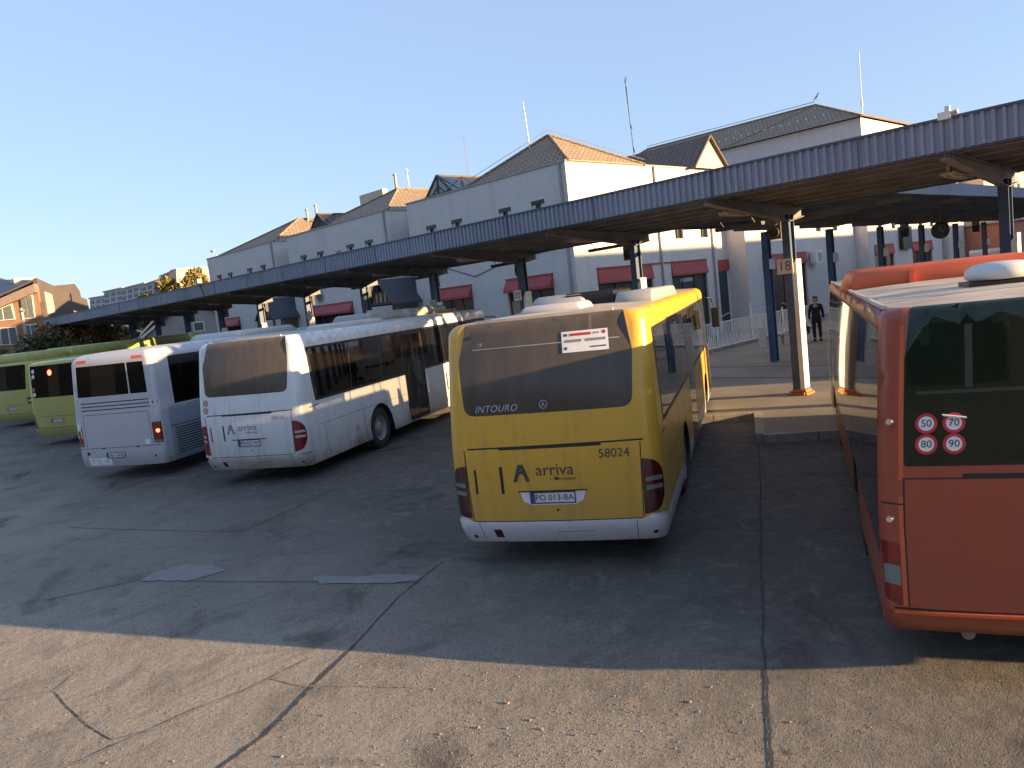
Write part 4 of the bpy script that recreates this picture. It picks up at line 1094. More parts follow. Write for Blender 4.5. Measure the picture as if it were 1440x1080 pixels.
# ------------------------------------------------------------------ station building
def brick_mat(name, c, mortar=.85, bs=.3, z=1.0, bmp=.35):
    m, nt, b = new_mat(name); v = obj_coord(nt); s = sep(nt, v)
    vec = comb(nt, mth(nt, 'ADD', s[0], s[1]), s[2], 0)
    br = N(nt, 'ShaderNodeTexBrick'); nt.links.new(vec, br.inputs['Vector'])
    br.inputs['Color1'].default_value = rgb(c); br.inputs['Color2'].default_value = rgb(tuple(x * .93 for x in c)); br.inputs['Mortar'].default_value = rgb(tuple(x * mortar for x in c))
    br.inputs['Scale'].default_value = 1; br.inputs['Brick Width'].default_value = .25; br.inputs['Row Height'].default_value = .085 * z; br.inputs['Mortar Size'].default_value = .01
    c2 = mix(nt, mrange(nt, noise(nt, v, .5, 6, .6), .3, .75, .0, .25), br.outputs['Color'], tuple(x * .6 for x in c), 'MIX')
    st = noise(nt, mapv(nt, v, (1.6, 1.6, .16)), 1.2, 7, .7)
    c2 = mix(nt, mrange(nt, st, .52, .78, 0, .35), c2, tuple(x * .5 for x in c))
    nt.links.new(c2, b.inputs['Base Color']); b.inputs['Roughness'].default_value = .85
    bump(nt, b, mth(nt, 'ADD', br.outputs['Fac'], mth(nt, 'MULTIPLY', noise(nt, v, 8, 3), -.5)), bmp, -.02)
    return m
def tile_mat(name, c, axis=2):
    m, nt, b = new_mat(name); v = obj_coord(nt); s = sep(nt, v)
    vec = comb(nt, mth(nt, 'ADD', s[0], s[1]), mth(nt, 'MULTIPLY', s[2], 1.9), 0)
    br = N(nt, 'ShaderNodeTexBrick'); nt.links.new(vec, br.inputs['Vector'])
    br.inputs['Color1'].default_value = rgb(c); br.inputs['Color2'].default_value = rgb(tuple(x * .78 for x in c)); br.inputs['Mortar'].default_value = rgb(tuple(x * .4 for x in c))
    br.inputs['Scale'].default_value = 1; br.inputs['Brick Width'].default_value = .3; br.inputs['Row Height'].default_value = .32; br.inputs['Mortar Size'].default_value = .03
    nt.links.new(mix(nt, mrange(nt, noise(nt, v, .8, 6), .4, .75, 0, .5), br.outputs['Color'], tuple(x * .6 for x in c)), b.inputs['Base Color']); b.inputs['Roughness'].default_value = .8
    bump(nt, b, br.outputs['Fac'], .6, -.04)
    return m
M['brick'] = brick_mat('white_painted_brick', (.62, .60, .58), bmp=.6)
M['tile'] = tile_mat('brown_roof_tiles', (.33, .24, .165))
M['tile_dark'] = tile_mat('dark_roof_tiles', (.19, .14, .115))
M['redmetal'] = mat('red_awning_metal', (.33, .05, .05), .6, var=.15, scale=2)
M['brown'] = mat('brown_timber', (.07, .05, .045), .7)
M['cream'] = brick_mat('cream_render', (.56, .47, .36), 1, bmp=.05)
M['terra'] = brick_mat('terracotta_wall', (.42, .17, .11), .9, bmp=.1)
M['win'] = mat('window_dark', (.02, .025, .03), .2, spec=.35)
M['winframe'] = mat('window_frame', (.06, .045, .04), .6)
M['lit_tan'] = mat('painted_lit_panel', (.34, .25, .16), .6)  # tan colour standing in for a lit look; it does not glow
M['doorgreen'] = mat('dark_green_door', (.02, .05, .045), .25)
M['slategrey'] = mat('grey_facade', (.06, .07, .09), .8)
M['slate'] = mat('dark_slate', (.05, .055, .07), .5, var=.2, scale=.8)
M['trim'] = mat('grey_trim', (.3, .29, .27), .7)
M['mast_grey'] = mat('mast_grey', (.22, .2, .2), .6)
M['tower_pipe'] = mat('galvanised', (.5, .5, .5), .4, .5)

ST = thing('station_building', (0, 0, 0), 'long white brick station building with brown hipped roofs and red awnings', 'building')
m = MB()
def walls(m, x0, y0, x1, y1, z0, z1, holes):
    """box walls with rectangular holes on the -Y ('f') and +X ('s') faces; holes = {'f': [(x0,x1,z0,z1)], 's': [(y0,y1,z0,z1)]}"""
    def face(a0, a1, hs, fn):
        A = sorted({a0, a1, *[h[0] for h in hs], *[h[1] for h in hs]}); Z = sorted({z0, z1, *[h[2] for h in hs], *[h[3] for h in hs]})
        for i in range(len(A) - 1):
            for j in range(len(Z) - 1):
                ca, cz = (A[i] + A[i + 1]) / 2, (Z[j] + Z[j + 1]) / 2
                if any(h[0] < ca < h[1] and h[2] < cz < h[3] for h in hs): continue
                m.add([fn(A[i], Z[j], 0), fn(A[i + 1], Z[j], 0), fn(A[i + 1], Z[j + 1], 0), fn(A[i], Z[j + 1], 0)], [(0, 1, 2, 3)])
        for h in hs:
            D = .18
            q = [(h[0], h[2]), (h[1], h[2]), (h[1], h[3]), (h[0], h[3])]
            for (p, r_) in zip(q, q[1:] + q[:1]): m.add([fn(*p, 0), fn(*r_, 0), fn(*r_, D), fn(*p, D)], [(0, 1, 2, 3)])
    face(x0, x1, holes.get('f', []), lambda a, z, d: (a, y0 + d, z))
    face(y0, y1, holes.get('s', []), lambda a, z, d: (x1 - d, a, z))
    m.add([(x0, y0, z0), (x0, y1, z0), (x0, y1, z1), (x0, y0, z1)], [(0, 1, 2, 3)]); m.add([(x0, y1, z0), (x1, y1, z0), (x1, y1, z1), (x0, y1, z1)], [(0, 1, 2, 3)])
    m.add([(x0, y0, z1), (x1, y0, z1), (x1, y1, z1), (x0, y1, z1)], [(0, 1, 2, 3)])

def window(face, a0, a1, z0, z1, plane, bars=1, mk='win', fm='winframe', lights=0):
    """recessed window (frame with glass as sub-part) on plane Y=plane ('f') or X=plane ('s')"""
    def q(a, d, z): return (a, plane + d, z) if face == 'f' else (plane - d, a, z)
    f = MB(); t = .05
    def bx(a, b_, c, d):
        p, r_ = q(a, .10, c), q(b_, .15, d); f.box(min(p[0], r_[0]), min(p[1], r_[1]), c, max(p[0], r_[0]), max(p[1], r_[1]), d)
    bx(a0, a1, z0, z0 + t); bx(a0, a1, z1 - t, z1); bx(a0, a0 + t, z0 + t, z1 - t); bx(a1 - t, a1, z0 + t, z1 - t)
    for k in range(bars): c = a0 + (a1 - a0) * (k + 1) / (bars + 1); bx(c - .025, c + .025, z0 + t, z1 - t)
    fo = f.build('window', M[fm], ST)
    g_ = MB(); g_.add([q(a0, .14, z0), q(a1, .14, z0), q(a1, .14, z1), q(a0, .14, z1)], [(0, 1, 2, 3)]); g_.build('pane', M[mk], fo)
    return fo
ZT = 8.7; FY = 25.6; SX = -22.0
blocks = [(-58.1, -47.8, [-56.4, -54.6, -51.5, -49.5]), (-45.9, -35.0, [-44.1, -42.1, -38.8, -36.9]), (-33.1, SX, [-31.3, -29.3, -25.9, -23.8])]
grounds = [[(-56.4, -54.1)], [(-43.9, -39.3)], [(-31.5, -28.75), (-26.3, -23.35)]]
side_low = [(27.0, 31.1), (32.7, 35.9)]
side_up = [(30.0, 30.7), (33.3, 34.0), (35.6, 36.3)]
def awning(face, a0, a1, plane, z0=3.52, z1=4.1, mk='redmetal'):
    a = MB()
    if face == 'f': a.prism([(a0, plane - .02, z1), (a0, plane - .28, z0 + .12), (a0, plane - .28, z0), (a0, plane + .16, z0), (a0, plane + .16, z1)], (a1 - a0, 0, 0)); a.box(a0 - .03, plane - .05, z1, a1 + .03, plane + .02, z1 + .07)
    else: a.prism([(plane + .02, a0, z1), (plane + .1, a0, z0 + .1), (plane + .1, a0, z0), (plane - .16, a0, z0), (plane - .16, a0, z1)], (0, a1 - a0, 0)); a.box(plane - .02, a0 - .03, z1, plane + .06, a1 + .03, z1 + .07)
    a.build('awning', M[mk], ST)
wl = MB()
for (x0, x1, ws), gs in zip(blocks, grounds):
    holes = []
    for c in ws: holes += [(c - .40, c + .42, 5.9, 7.38)]
    for (a, b_) in gs: holes.append((a, b_, .9, 4.1))
    side = ([(a, b_, 0.15, 4.1) for a, b_ in side_low] + [(a, b_, 5.25, 6.5) for a, b_ in side_up]) if x1 == SX else []
    walls(wl, x0, FY, x1, 37.0, 0, ZT, {'f': holes, 's': side})
# set-back links between the blocks
for a, b_ in ((-47.8, -45.9), (-35.0, -33.1)): wl.box(a, 27.6, 0, b_, 36, ZT - .15)
wl.build('wall', M['brick'], ST)
for (x0, x1, ws), gs in zip(blocks, grounds):
    for c in ws:
        wo = window('f', c - .20, c + .14, 5.9, 7.22, FY, 0)
        f = MB(); f.box(c - .40, FY + .01, 7.22, c + .42, FY + .16, 7.37); f.build('lintel_shade', M['black'], wo)  # black strip painted as the shade under the lintel
        f = MB(); f.box(c - .40, FY + .06, 5.9, c - .20, FY + .17, 7.22); f.box(c + .14, FY + .06, 5.9, c + .42, FY + .17, 7.22); f.build('window_reveal', M['brick'], wo)
    for (a, b_) in gs:
        n = max(1, round((b_ - a) / 1.2)); window('f', a, b_, .9, 3.52, FY, n, 'win', 'redmetal'); awning('f', a, b_, FY)
        if a > -32: 
            f = MB(); f.box(a + .1, FY + .125, 1.0, (a + b_) / 2 - .1, FY + .13, 3.1); f.build('lit_tone_panel', M['lit_tan'], ST)  # tan panel paints a lit interior onto the window
for i, (a, b_) in enumerate(side_low):
    window('s', a, b_, .15, 3.45, SX, 2, 'doorgreen', 'winframe'); awning('s', a, b_, SX, 3.45)
for (a, b_) in side_up: window('s', a, b_, 5.25, 6.5, SX, 1)
f = MB(); f.box(SX + .02, 31.1, 4.1, SX + .06, 32.7, 4.17); f.build('string_course', M['redmetal'], ST)
for (x0, x1, ws) in blocks:
    cp = MB(); cp.box(x0 - .04, FY - .05, ZT, x1 + .05, FY + .25, ZT + .07); cp.box(x1 - .25, FY + .25, ZT, x1 + .05, 37, ZT + .07); cp.build('coping', M['trim'], ST)
# entrance lettering over the side door
q = MB(); q.box(SX - .13, 33.6, 3.12, SX - .12, 34.7, 3.3); q.build('door_sticker', M['letter_pale'], ST)
for X in (-47.95, -35.15, -22.3):
    q = MB(); q.tube([(X, FY - .07, ZT), (X, FY - .07, .2)], .05, 8); q.build('downpipe', M['trim'], ST)
for Y in (31.9, 36.6): q = MB(); q.tube([(SX + .07, Y, ZT), (SX + .07, Y, .2)], .05, 8); q.build('downpipe', M['trim'], ST)
for gs in grounds:
    for a, b_ in gs: q = MB(); q.box(a - .06, FY - .09, .84, b_ + .06, FY + .02, .90); q.build('sill', M['trim'], ST)
q = MB(); q.tube([(-22.6, FY - .03, 5.2), (-26, FY - .03, 5.0), (-28.4, FY - .03, 4.5), (-30.5, FY - .03, 5.15), (-33, FY - .03, 5.2)], .02, 5); q.build('wall_cable', M['black'], ST)
# round windows
for (X, Z, r_) in ((-42.8, 4.75, .42), (-40.0, 6.9, .3)):
    q = MB(); q.lathe([(-.02, r_ * .8), (-.06, r_ * .8), (-.06, r_), (0, r_)], (X, FY, Z), 'y', 24); q.build('round_window', M['trim'], ST)
    if Z < 6: q = MB(); q.disc((X, FY - .03, Z), r_ * .82, 'y', 24); q.build('round_pane', M['signal'], ST)

def hip(x0, y0, x1, y1, z0, xa, ya, xb, yb, za, mk='tile', name='roof'):
    """hip roof: eaves rectangle at z0; ridge from (xa, ya) to (xb, yb) at za"""
    A, B, C, D = (x0, y0, z0), (x1, y0, z0), (x1, y1, z0), (x0, y1, z0); P = (xa, ya, za); Q = (xb, yb, za); m = MB()
    if abs(xa - xb) > abs(ya - yb): m.add([A, B, C, D, P, Q], [(0, 1, 5, 4), (1, 2, 5), (2, 3, 4, 5), (3, 0, 4)])
    else: m.add([A, B, C, D, P, Q], [(0, 1, 4), (1, 2, 5, 4), (2, 3, 5), (3, 0, 4, 5)])
    o = m.build(name, M[mk], ST)
    r_ = MB()
    for a_, b_ in ((A, P), (B, P if abs(xa - xb) <= abs(ya - yb) else Q), (C, Q), (P, Q)):
        if (Vector(a_) - Vector(b_)).length > .1: r_.tube([Vector(a_) + Vector((0, 0, .03)), Vector(b_) + Vector((0, 0, .03))], .07, 6)
    r_.build('ridge_tiles', M['tile'], o)
    return o
hip(-28.6, FY + .1, SX + .1, 31.2, ZT + .02, -25.2, 28.3, -25.15, 28.32, 10.62)
hip(-43.2, FY + .1, -34.95, 36.5, ZT + .02, -38.9, 29.6, -38.9, 33.4, 10.6)
hip(-56.2, FY + .1, -47.75, 36.5, ZT + .02, -51.0, 29.6, -51.0, 33.4, 10.6)
# glazed triangular roof lights
def skylight(X0, X1, Y0, Y1, z0, z1):
    xm = (X0 + X1) / 2; t = MB()
    t.bar((X0, Y0, z0), (xm, Y0, z1), .09); t.bar((X1, Y0, z0), (xm, Y0, z1), .09); t.bar((X0, Y0, z0 + .08), (X1, Y0, z0 + .08), .08)
    t.bar((xm, Y0, z0), (xm, Y0, z1), .07); t.bar((X0 * .75 + X1 * .25, Y0, z0 + .05), (xm, Y0, z0 + (z1 - z0) * .5), .05); t.bar((X1 * .75 + X0 * .25, Y0, z0 + .05), (xm, Y0, z0 + (z1 - z0) * .5), .05)
    t.bar((xm, Y0, z1), (xm, Y1, z1), .09); t.bar((X1, Y0, z0), (X1, Y1, z0), .07); t.bar((X0, Y0, z0), (X0, Y1, z0), .07)
    n = 5
    for k in range(n):
        ya = Y0 + (Y1 - Y0) * k / n; yb = Y0 + (Y1 - Y0) * (k + .5) / n; yc = Y0 + (Y1 - Y0) * (k + 1) / n
        for X in (X0, X1): t.bar((xm, ya, z1), (X, yb, z0), .05); t.bar((X, yb, z0), (xm, yc, z1), .05)
    o = t.build('roof_light', M['brown'], ST)
    g_ = MB(); g_.add([(X0, Y0, z0), (xm, Y0, z1), (xm, Y1, z1), (X0, Y1, z0), (X1, Y0, z0), (X1, Y1, z0)], [(0, 1, 2, 3), (4, 5, 2, 1)]); g_.build('roof_light_glazing', M['g_clear'], o)
skylight(-31.75, -29.6, FY + .25, 34, ZT + .05, 9.75); skylight(-43.3, -41.2, FY + .25, 31, ZT + .05, 9.65)
# timber framed entrance gables in front of the links
for X in (-33.9, -46.7):
    y0, y1, hw, z0, z1 = 23.8, 26.9, 1.05, 3.75, 4.88
    t = MB(); t.bar((X - hw, y0, z0), (X, y0, z1), .12); t.bar((X + hw, y0, z0), (X, y0, z1), .12); t.bar((X - hw, y0, z0), (X + hw, y0, z0), .12)
    for q in (-.55, -.2, .2, .55): t.bar((X + q, y0, z0), (X + q, y0, z1 - abs(q) * 1.35), .06)
    t.bar((X - .5, y0, 4.32), (X + .5, y0, 4.32), .06)
    for sx_ in (-1, 1): t.box(X + sx_ * hw - .06, y0 - .06, .15, X + sx_ * hw + .06, y0 + .06, z0)
    o = t.build('entrance_gable', M['brown'], ST)
    p = MB(); p.poly([(X - .8, y0 + .03, z0 + .05), (X + .8, y0 + .03, z0 + .05), (X + .45, y0 + .03, 4.3), (X - .45, y0 + .03, 4.3)]); p.build('gable_panel', M['lit_tan'], o)
    p = MB()
    for sx_ in (-1, 1): p.prism([(X, y0 - .15, z1 + .06), (X + sx_ * (hw + .15), y0 - .15, z0 - .12), (X + sx_ * (hw + .15), y1, z0 - .12), (X, y1, z1 + .06)], (0, 0, .05))
    p.build('gable_roof', M['slate'], o)
# wing continuing along the platform side
X2 = -21.2; X3 = -20.4
w2 = MB(); low2 = [(40.3, 45.6)]; 
up2 = [(41.0, 41.9), (47.2, 47.9), (49.6, 50.3)]
walls(w2, -40, 38.6, X2, 53.0, 0, ZT, {'s': [(a, b_, .15, 4.0) for a, b_ in low2] + [(a, b_, 5.2, 6.4) for a, b_ in up2]})
low3 = [(54.0, 57.4), (61.0, 65.2)]; up3 = [(54.8, 55.5), (57.2, 57.9), (62.6, 63.3), (65.0, 65.7)]
walls(w2, -42, 53.0, X3, 67.5, 0, 12.25, {'s': [(a, b_, .15, 4.0) for a, b_ in low3] + [(a, b_, 5.1, 6.3) for a, b_ in up3]})
w2.box(-40, 37.0, 0, -22.3, 38.6, ZT - .4); w2.box(-42, 67.5, 6.7, -20.7, 82, 12.2)
w2.build('wall', M['brick'], ST)
for (a, b_) in low2: window('s', a, b_, .15, 3.4, X2, 3, 'win', 'redmetal'); awning('s', a, b_, X2, 3.4, 4.0)
for (a, b_) in low3: window('s', a, b_, .15, 3.4, X3, 2, 'win', 'redmetal'); awning('s', a, b_, X3, 3.4, 4.0)
for (a, b_) in up2: window('s', a, b_, 5.2, 6.4, X2, 1)
for (a, b_) in up3: window('s', a, b_, 5.1, 6.3, X3, 1)
f = MB(); f.box(-22.3, 37.35, .15, -22.26, 38.3, 3.45); f.build('door', M['doorgreen'], ST)
f = MB(); f.box(-22.3, 37.2, 3.45, -22.2, 38.5, 4.05); f.build('awning', M['redmetal'], ST)
hip(-42, 52.7, X3 + .2, 67.8, 12.27, -40, 57.5, -25.2, 57.5, 14.6)
hip(-30.2, 52.75, X3 + .22, 84, 12.27, -25.2, 57.5, -25.2, 80, 14.58)
hip(-42, 38.5, X2 + .1, 53, ZT + .02, -40, 45, -27, 45, 10.2)
# side gable with pale face
g_ = MB(); gy0, gy1, gz0, gz1 = 34.9, 38.2, 8.72, 10.3; gx1, gx0 = -21.7, -30
g_.poly([(gx1, gy0 + .1, gz0), (gx1, gy1 - .1, gz0), (gx1, (gy0 + gy1) / 2, gz1 - .1)]); g_.build('gable', M['cream'], ST)
g_ = MB(); ym = (gy0 + gy1) / 2
for yy in (gy0, gy1): g_.prism([(gx1 + .12, yy, gz0 - .08), (gx0, yy, gz0 - .08), (gx0, ym, gz1), (gx1 + .12, ym, gz1)], (0, 0, .07))
g_.build('roof', M['tile_dark'], ST)
g_ = MB(); g_.bar((gx1 + .14, gy0, gz0), (gx1 + .14, ym, gz1 + .05), .1); g_.bar((gx1 + .14, gy1, gz0), (gx1 + .14, ym, gz1 + .05), .1); g_.build('bargeboard', M['brown'], ST)
# snow guards and lightning wire on the big roofs
sg_ = MB()
for k in range(26): 
    X = -39 + k * .62; sg_.box(X, 54.6, 13.14, X + .12, 54.75, 13.3)
sg_.tube([(-40, 57.5, 14.85), (-25.2, 57.5, 14.85)], .03, 5); sg_.build('snow_guards', M['tower_pipe'], ST)
sg_ = MB(); sg_.tube([(-28.5, FY + .3, 9.1), (-25.2, 28.3, 10.9), (-22, 31.3, 9.0)], .015, 5); sg_.build('lightning_wire', M['tower_pipe'], ST)
for (X, Y, z0, z1) in ((-50.7, 30.2, 10.4, 11.2), (-50.1, 30.6, 10.3, 11.4), (-39.3, 29.8, 10.5, 11.5)):
    c = MB(); c.tube([(X, Y, z0), (X, Y, z1)], .09, 10); c.tube([(X, Y, z1), (X, Y, z1 + .08)], .13, 10); c.build('flue', M['trim'], ST)

# antennas and masts on the roofs
def mast(name, label, base, h, r, mk, extra=None, lean=0):
    t = thing(name, base, label, 'antenna'); t.scale = (.6, .6, 1); m = MB(); m.tube([(0, 0, -.4), (-lean * .5, 0, h * .5), (-lean, 0, h)], r, 8, r * .6); m.build('pole', M[mk], t)
    if extra: e = MB(); extra(e, h); e.build('fittings', M[mk], t)
    return t
def lat(e, h):
    for k in range(9): z = h * k / 10; e.bar((-.09, 0, z), (.09, 0, z + h / 10), .008); e.bar((.09, 0, z), (-.09, 0, z + h / 10), .008)
    e.bar((-.09, 0, 0), (-.09, 0, h * .9), .01); e.bar((.09, 0, 0), (.09, 0, h * .9), .01)
    for z in (.8, .86, .93): e.bar((-.16, 0, h * z), (.16, 0, h * z), .015)
mast('lattice_mast', 'thin lattice radio mast behind the glazed roof light', (-39.5, 36, 11.6), 2.9, .012, 'mast_grey', lat)
mast('antenna', 'plain white antenna pole on the nearest tiled hip roof', (-25.75, 27.6, 9.9), 2.4, .045, 'postwhite', None, .25)
def whip(e, h):
    e.bar((-.3, 0, h * .93), (-.12, 0, h), .06); e.bar((-.2, 0, h * .5), (-.02, 0, h * .42), .05); e.bar((-.1, 0, h * .24), (.06, 0, h * .16), .05)
    e.tube([(-.2, 0, h * .6), (-.24, 0, h * .9)], .05, 8)
mast('antenna', 'tall dark whip antenna with clamps left of the pale gable', (-25.9, 36, 9.6), 4.8, .045, 'fascia_cap', whip, .35)
mast('antenna', 'white antenna pole at the right end of the highest roof', (-21.6, 56.5, 12.6), 4.6, .06, 'postwhite', lambda e, h: e.tube([(0, 0, h * .2), (0, 0, h * .3)], .12, 8), -.05)
t = thing('roof_aerial', (-39, 30.6, 10.5), 'small thin aerial on the middle hip roof', 'antenna'); m = MB(); m.tube([(0, 0, 0), (-.1, 0, 1.4)], .025, 6); m.bar((-.25, 0, 1.2), (.1, 0, 1.25), .03); m.build('rod', M['tower_pipe'], t)
# bird perched on the highest ridge
def bird():
    t = thing('bird', (-25.2, 57.5, 14.9), 'dark bird perched at the end of the highest ridge', 'bird')
    m = MB(); prof = [(0, .0), (.05, .06), (.16, .12), (.32, .13), (.46, .08), (.52, .06)]
    m.tube([(0, 0, .28), (.05, 0, .34), (.14, 0, .42), (.24, 0, .55), (.32, 0, .68), (.38, 0, .74)], .05, 10, .06)
    m.tube([(.02, 0, .32), (.12, 0, .42), (.2, 0, .5)], .07, 10, .1); m.tube([(.36, 0, .72), (.42, 0, .76)], .075, 10, .05); m.tube([(.43, 0, .76), (.52, 0, .74)], .02, 6, .005)
    m.tube([(-.25, 0, .08), (.04, 0, .32)], .03, 6, .06); m.bar((.12, .02, 0), (.12, .02, .38), .015); m.bar((.14, -.02, 0), (.14, -.02, .38), .015)
    m.build('bird_body', M['black'], t); t.scale = (.62, .62, .62)
bird()
# air conditioning unit on the wing wall
t = thing('air_conditioning_unit', (-20.9, 46.3, 3.3), 'white air conditioning unit on the wall under the second canopy', 'air conditioner')
m = MB(); m.box(-.15, -.45, 0, .2, .45, .75, .02); m.build('casing', M['plate'], t)
m = MB(); m.lathe([(.205, .28), (.21, .26), (.21, .24)], (0, .1, .38), 'x', 20); m.disc((.206, .1, .38), .25, 'x', 20); m.build('fan_grille', M['podgrey'], t)
# dark framed board on the wing
t = thing('notice_board', (-20.2, 59.3, 3.6), 'black square board hanging from the wing behind the canopy posts', 'board')
m = MB(); m.box(-.1, -.9, 0, .1, .9, 1.6, .03); m.build('case', M['black'], t)

# ------------------------------------------------------------------ fence, bench, person
M['fence'] = mat('white_fence_paint', (.75, .75, .72), .6)
fx = -17.4
fe = thing('railing_fence', (fx, 27, .145), 'white vertical-bar railing in front of the station wall', 'fence')
for k in range(5):
    y0 = -4 + k * 2.9; y1 = y0 + 2.8
    m = MB(); m.bar((0, y0, 1.15), (0, y1, 1.15), .04); m.bar((0, y0, .15), (0, y1, .15), .04)
    n = 22
    for i in range(1, n): yy = y0 + (y1 - y0) * i / n; m.bar((0, yy, .15), (0, yy, 1.15), .026)
    m.build('rail_panel', M['fence'], fe)
    m = MB(); m.bar((0, y0, 0), (0, y0, 1.75 if k % 2 else 1.3), .06); m.tube([(0, y0, 1.5), (.02, y0 + .5, 1.38), (.04, y0 + .9, 1.48), (.0, y0 + 1.4, 1.40)], .012, 5) if k > 1 else None
    m.build('fence_post', M['fence'], fe)
kb = MB(); kb.box(fx - .12, 23, .14, fx + .12, 38, .26); tag(kb.build('fence_plinth', M['kerb']), 'low concrete plinth under the railing', kind='structure')
t = thing('bench', (-14.9, 30.4, .145), 'low bench near the person in black', 'bench', None, R(40))
m = MB(); m.box(-.55, -.18, .40, .55, .18, .45, .01); m.build('seat', M['trim'], t)
for q in (-.42, .42): m = MB(); m.bar((q, -.15, 0), (q, -.1, .4), .04); m.bar((q, .15, 0), (q, .1, .4), .04); m.bar((q, -.12, .36), (q, .12, .36), .04); m.build('leg', M['steel'], t)
t = thing('litter_bin', (-15.6, 29.2, .145), 'slim cream litter bin beside the blue post', 'bin')
m = MB(); m.lathe([(0, .14), (.8, .17), (.85, .17), (.85, .13), (.8, .12)], (0, 0, 0), 'z', 16); m.box(-.02, .15, .2, .02, .2, 1.1); m.build('bin_body', M['sign'], t)

def skin(name, verts, edges, radii, m, parent, sub=2):
    me = bpy.data.meshes.new(name); me.from_pydata(verts, edges, []); ob = bpy.data.objects.new(name, me); COL.objects.link(ob)
    md = ob.modifiers.new('s', 'SKIN'); 
    if not me.skin_vertices: pass
    sv = me.skin_vertices[0].data
    for i, r_ in enumerate(radii): sv[i].radius = r_ if isinstance(r_, tuple) else (r_, r_)
    sv[0].use_root = True
    sb = ob.modifiers.new('b', 'SUBSURF'); sb.levels = sub; sb.render_levels = sub
    dg = bpy.context.evaluated_depsgraph_get(); m2 = bpy.data.meshes.new_from_object(ob.evaluated_get(dg))
    bpy.data.objects.remove(ob); m2.materials.clear(); m2.materials.append(m)
    for p in m2.polygons: p.use_smooth = True
    return link(bpy.data.objects.new(name, m2), parent)
M['skin'] = mat('skin', (.42, .24, .16), .6); M['coat'] = mat('black_coat', (.012, .012, .014), .85); M['trouser'] = mat('dark_trousers', (.014, .014, .018), .9); M['hair'] = mat('dark_hair', (.015, .01, .008), .6)
def person():
    t = thing('person', (-14.25, 31.2, .145), 'person in a black coat and dark trousers holding a black bag', 'person', None, R(200))
    V = [(0, 0, .95), (0, 0, 1.15), (0, .01, 1.38), (0, .0, 1.50), (0, .02, 1.60), (0, .03, 1.70), (0, .02, 1.78),
         (.09, 0, .90), (.10, .02, .50), (.10, -.02, .09), (.10, .12, .04), (-.09, 0, .90), (-.11, -.03, .50), (-.12, -.10, .09), (-.12, .04, .04),
         (.19, 0, 1.42), (.25, -.02, 1.15), (.26, .05, .90), (.26, .07, .82), (-.19, 0, 1.42), (-.25, -.02, 1.15), (-.26, .04, .90), (-.26, .05, .82)]
    E_ = [(0, 1), (1, 2), (2, 3), (3, 4), (4, 5), (5, 6), (0, 7), (7, 8), (8, 9), (9, 10), (0, 11), (11, 12), (12, 13), (13, 14), (2, 15), (15, 16), (16, 17), (17, 18), (2, 19), (19, 20), (20, 21), (21, 22)]
    rad = [(.14, .10), (.13, .09), (.16, .10), .055, .055, .085, .07, .085, .058, .042, .035, .085, .058, .042, .035, .055, .043, .034, .03, .055, .043, .034, .03]
    body = skin('body', V, E_, rad, M['skin'], t)
    # fingers
    for sx_, yb in ((1, .07), (-1, .05)):
        h = MB(); hx = sx_ * .26
        for i, L_ in enumerate((.07, .08, .075, .06)):
            h.tube([(hx - .0, yb + .03 - i * .02, .80), (hx - sx_ * .01, yb + .03 - i * .02, .80 - L_ * .6), (hx - sx_ * .03, yb + .03 - i * .02, .80 - L_)], .009, 6)
        h.tube([(hx, yb + .03, .83), (hx - sx_ * .02, yb + .06, .78), (hx - sx_ * .03, yb + .055, .75)], .01, 6); h.build('hand', M['skin'], body)
    f = MB(); f.tube([(0, .10, 1.70), (0, .135, 1.675)], .014, 6, .018); f.box(-.03, .108, 1.645, .03, .118, 1.655); 
    for s_ in (-.035, .035): f.tube([(s_, .10, 1.715), (s_, .112, 1.715)], .012, 6)
    for s_ in (-.09, .09): f.tube([(s_, .02, 1.66), (s_, .02, 1.72)], .018, 6)
    f.build('face', M['skin'], body)
    hV = [(0, 0, 1.72), (0, .0, 1.79), (0, -.04, 1.70), (0, -.06, 1.62)]
    skin('hair', hV, [(0, 1), (0, 2), (2, 3)], [.092, .08, .085, .05], M['hair'], body)
    cV = [(0, 0, .82), (0, 0, 1.0), (0, 0, 1.2), (0, .01, 1.40), (0, 0, 1.55), (.20, 0, 1.43), (.26, -.02, 1.15), (.27, .05, .91), (-.20, 0, 1.43), (-.26, -.02, 1.15), (-.27, .04, .91)]
    skin('coat', cV, [(0, 1), (1, 2), (2, 3), (3, 4), (3, 5), (5, 6), (6, 7), (3, 8), (8, 9), (9, 10)], [(.21, .15), (.19, .135), (.175, .12), (.19, .125), (.09, .08), .08, .062, .05, .08, .062, .05], M['coat'], body)
    tV = [(0, 0, .92), (.10, 0, .84), (.105, .02, .50), (.10, -.02, .10), (-.10, 0, .84), (-.115, -.03, .50), (-.12, -.10, .10)]
    skin('trousers', tV, [(0, 1), (1, 2), (2, 3), (0, 4), (4, 5), (5, 6)], [(.15, .12), .105, .075, .062, .105, .075, .062], M['trouser'], body)
    for s_, yy in ((.10, .05), (-.12, -.03)): m = MB(); m.box(s_ - .05, yy - .13, 0, s_ + .05, yy + .14, .09, .03); m.build('shoe', M['coat'], body)
    b_ = thing('shoulder_bag', (-13.98, 31.3, .5), 'black bag hanging from the hand of the person in the black coat', 'bag', None, R(200))
    b_.location = (-14.62, 31.1, .47); m = MB(); m.box(-.09, -.2, 0, .09, .2, .3, .03); m.build('bag', M['coat'], b_); m = MB(); m.tube([(0, -.12, .3), (0, -.06, .42), (0, .06, .42), (0, .12, .3)], .012, 6); m.build('handle', M['coat'], b_)
person()

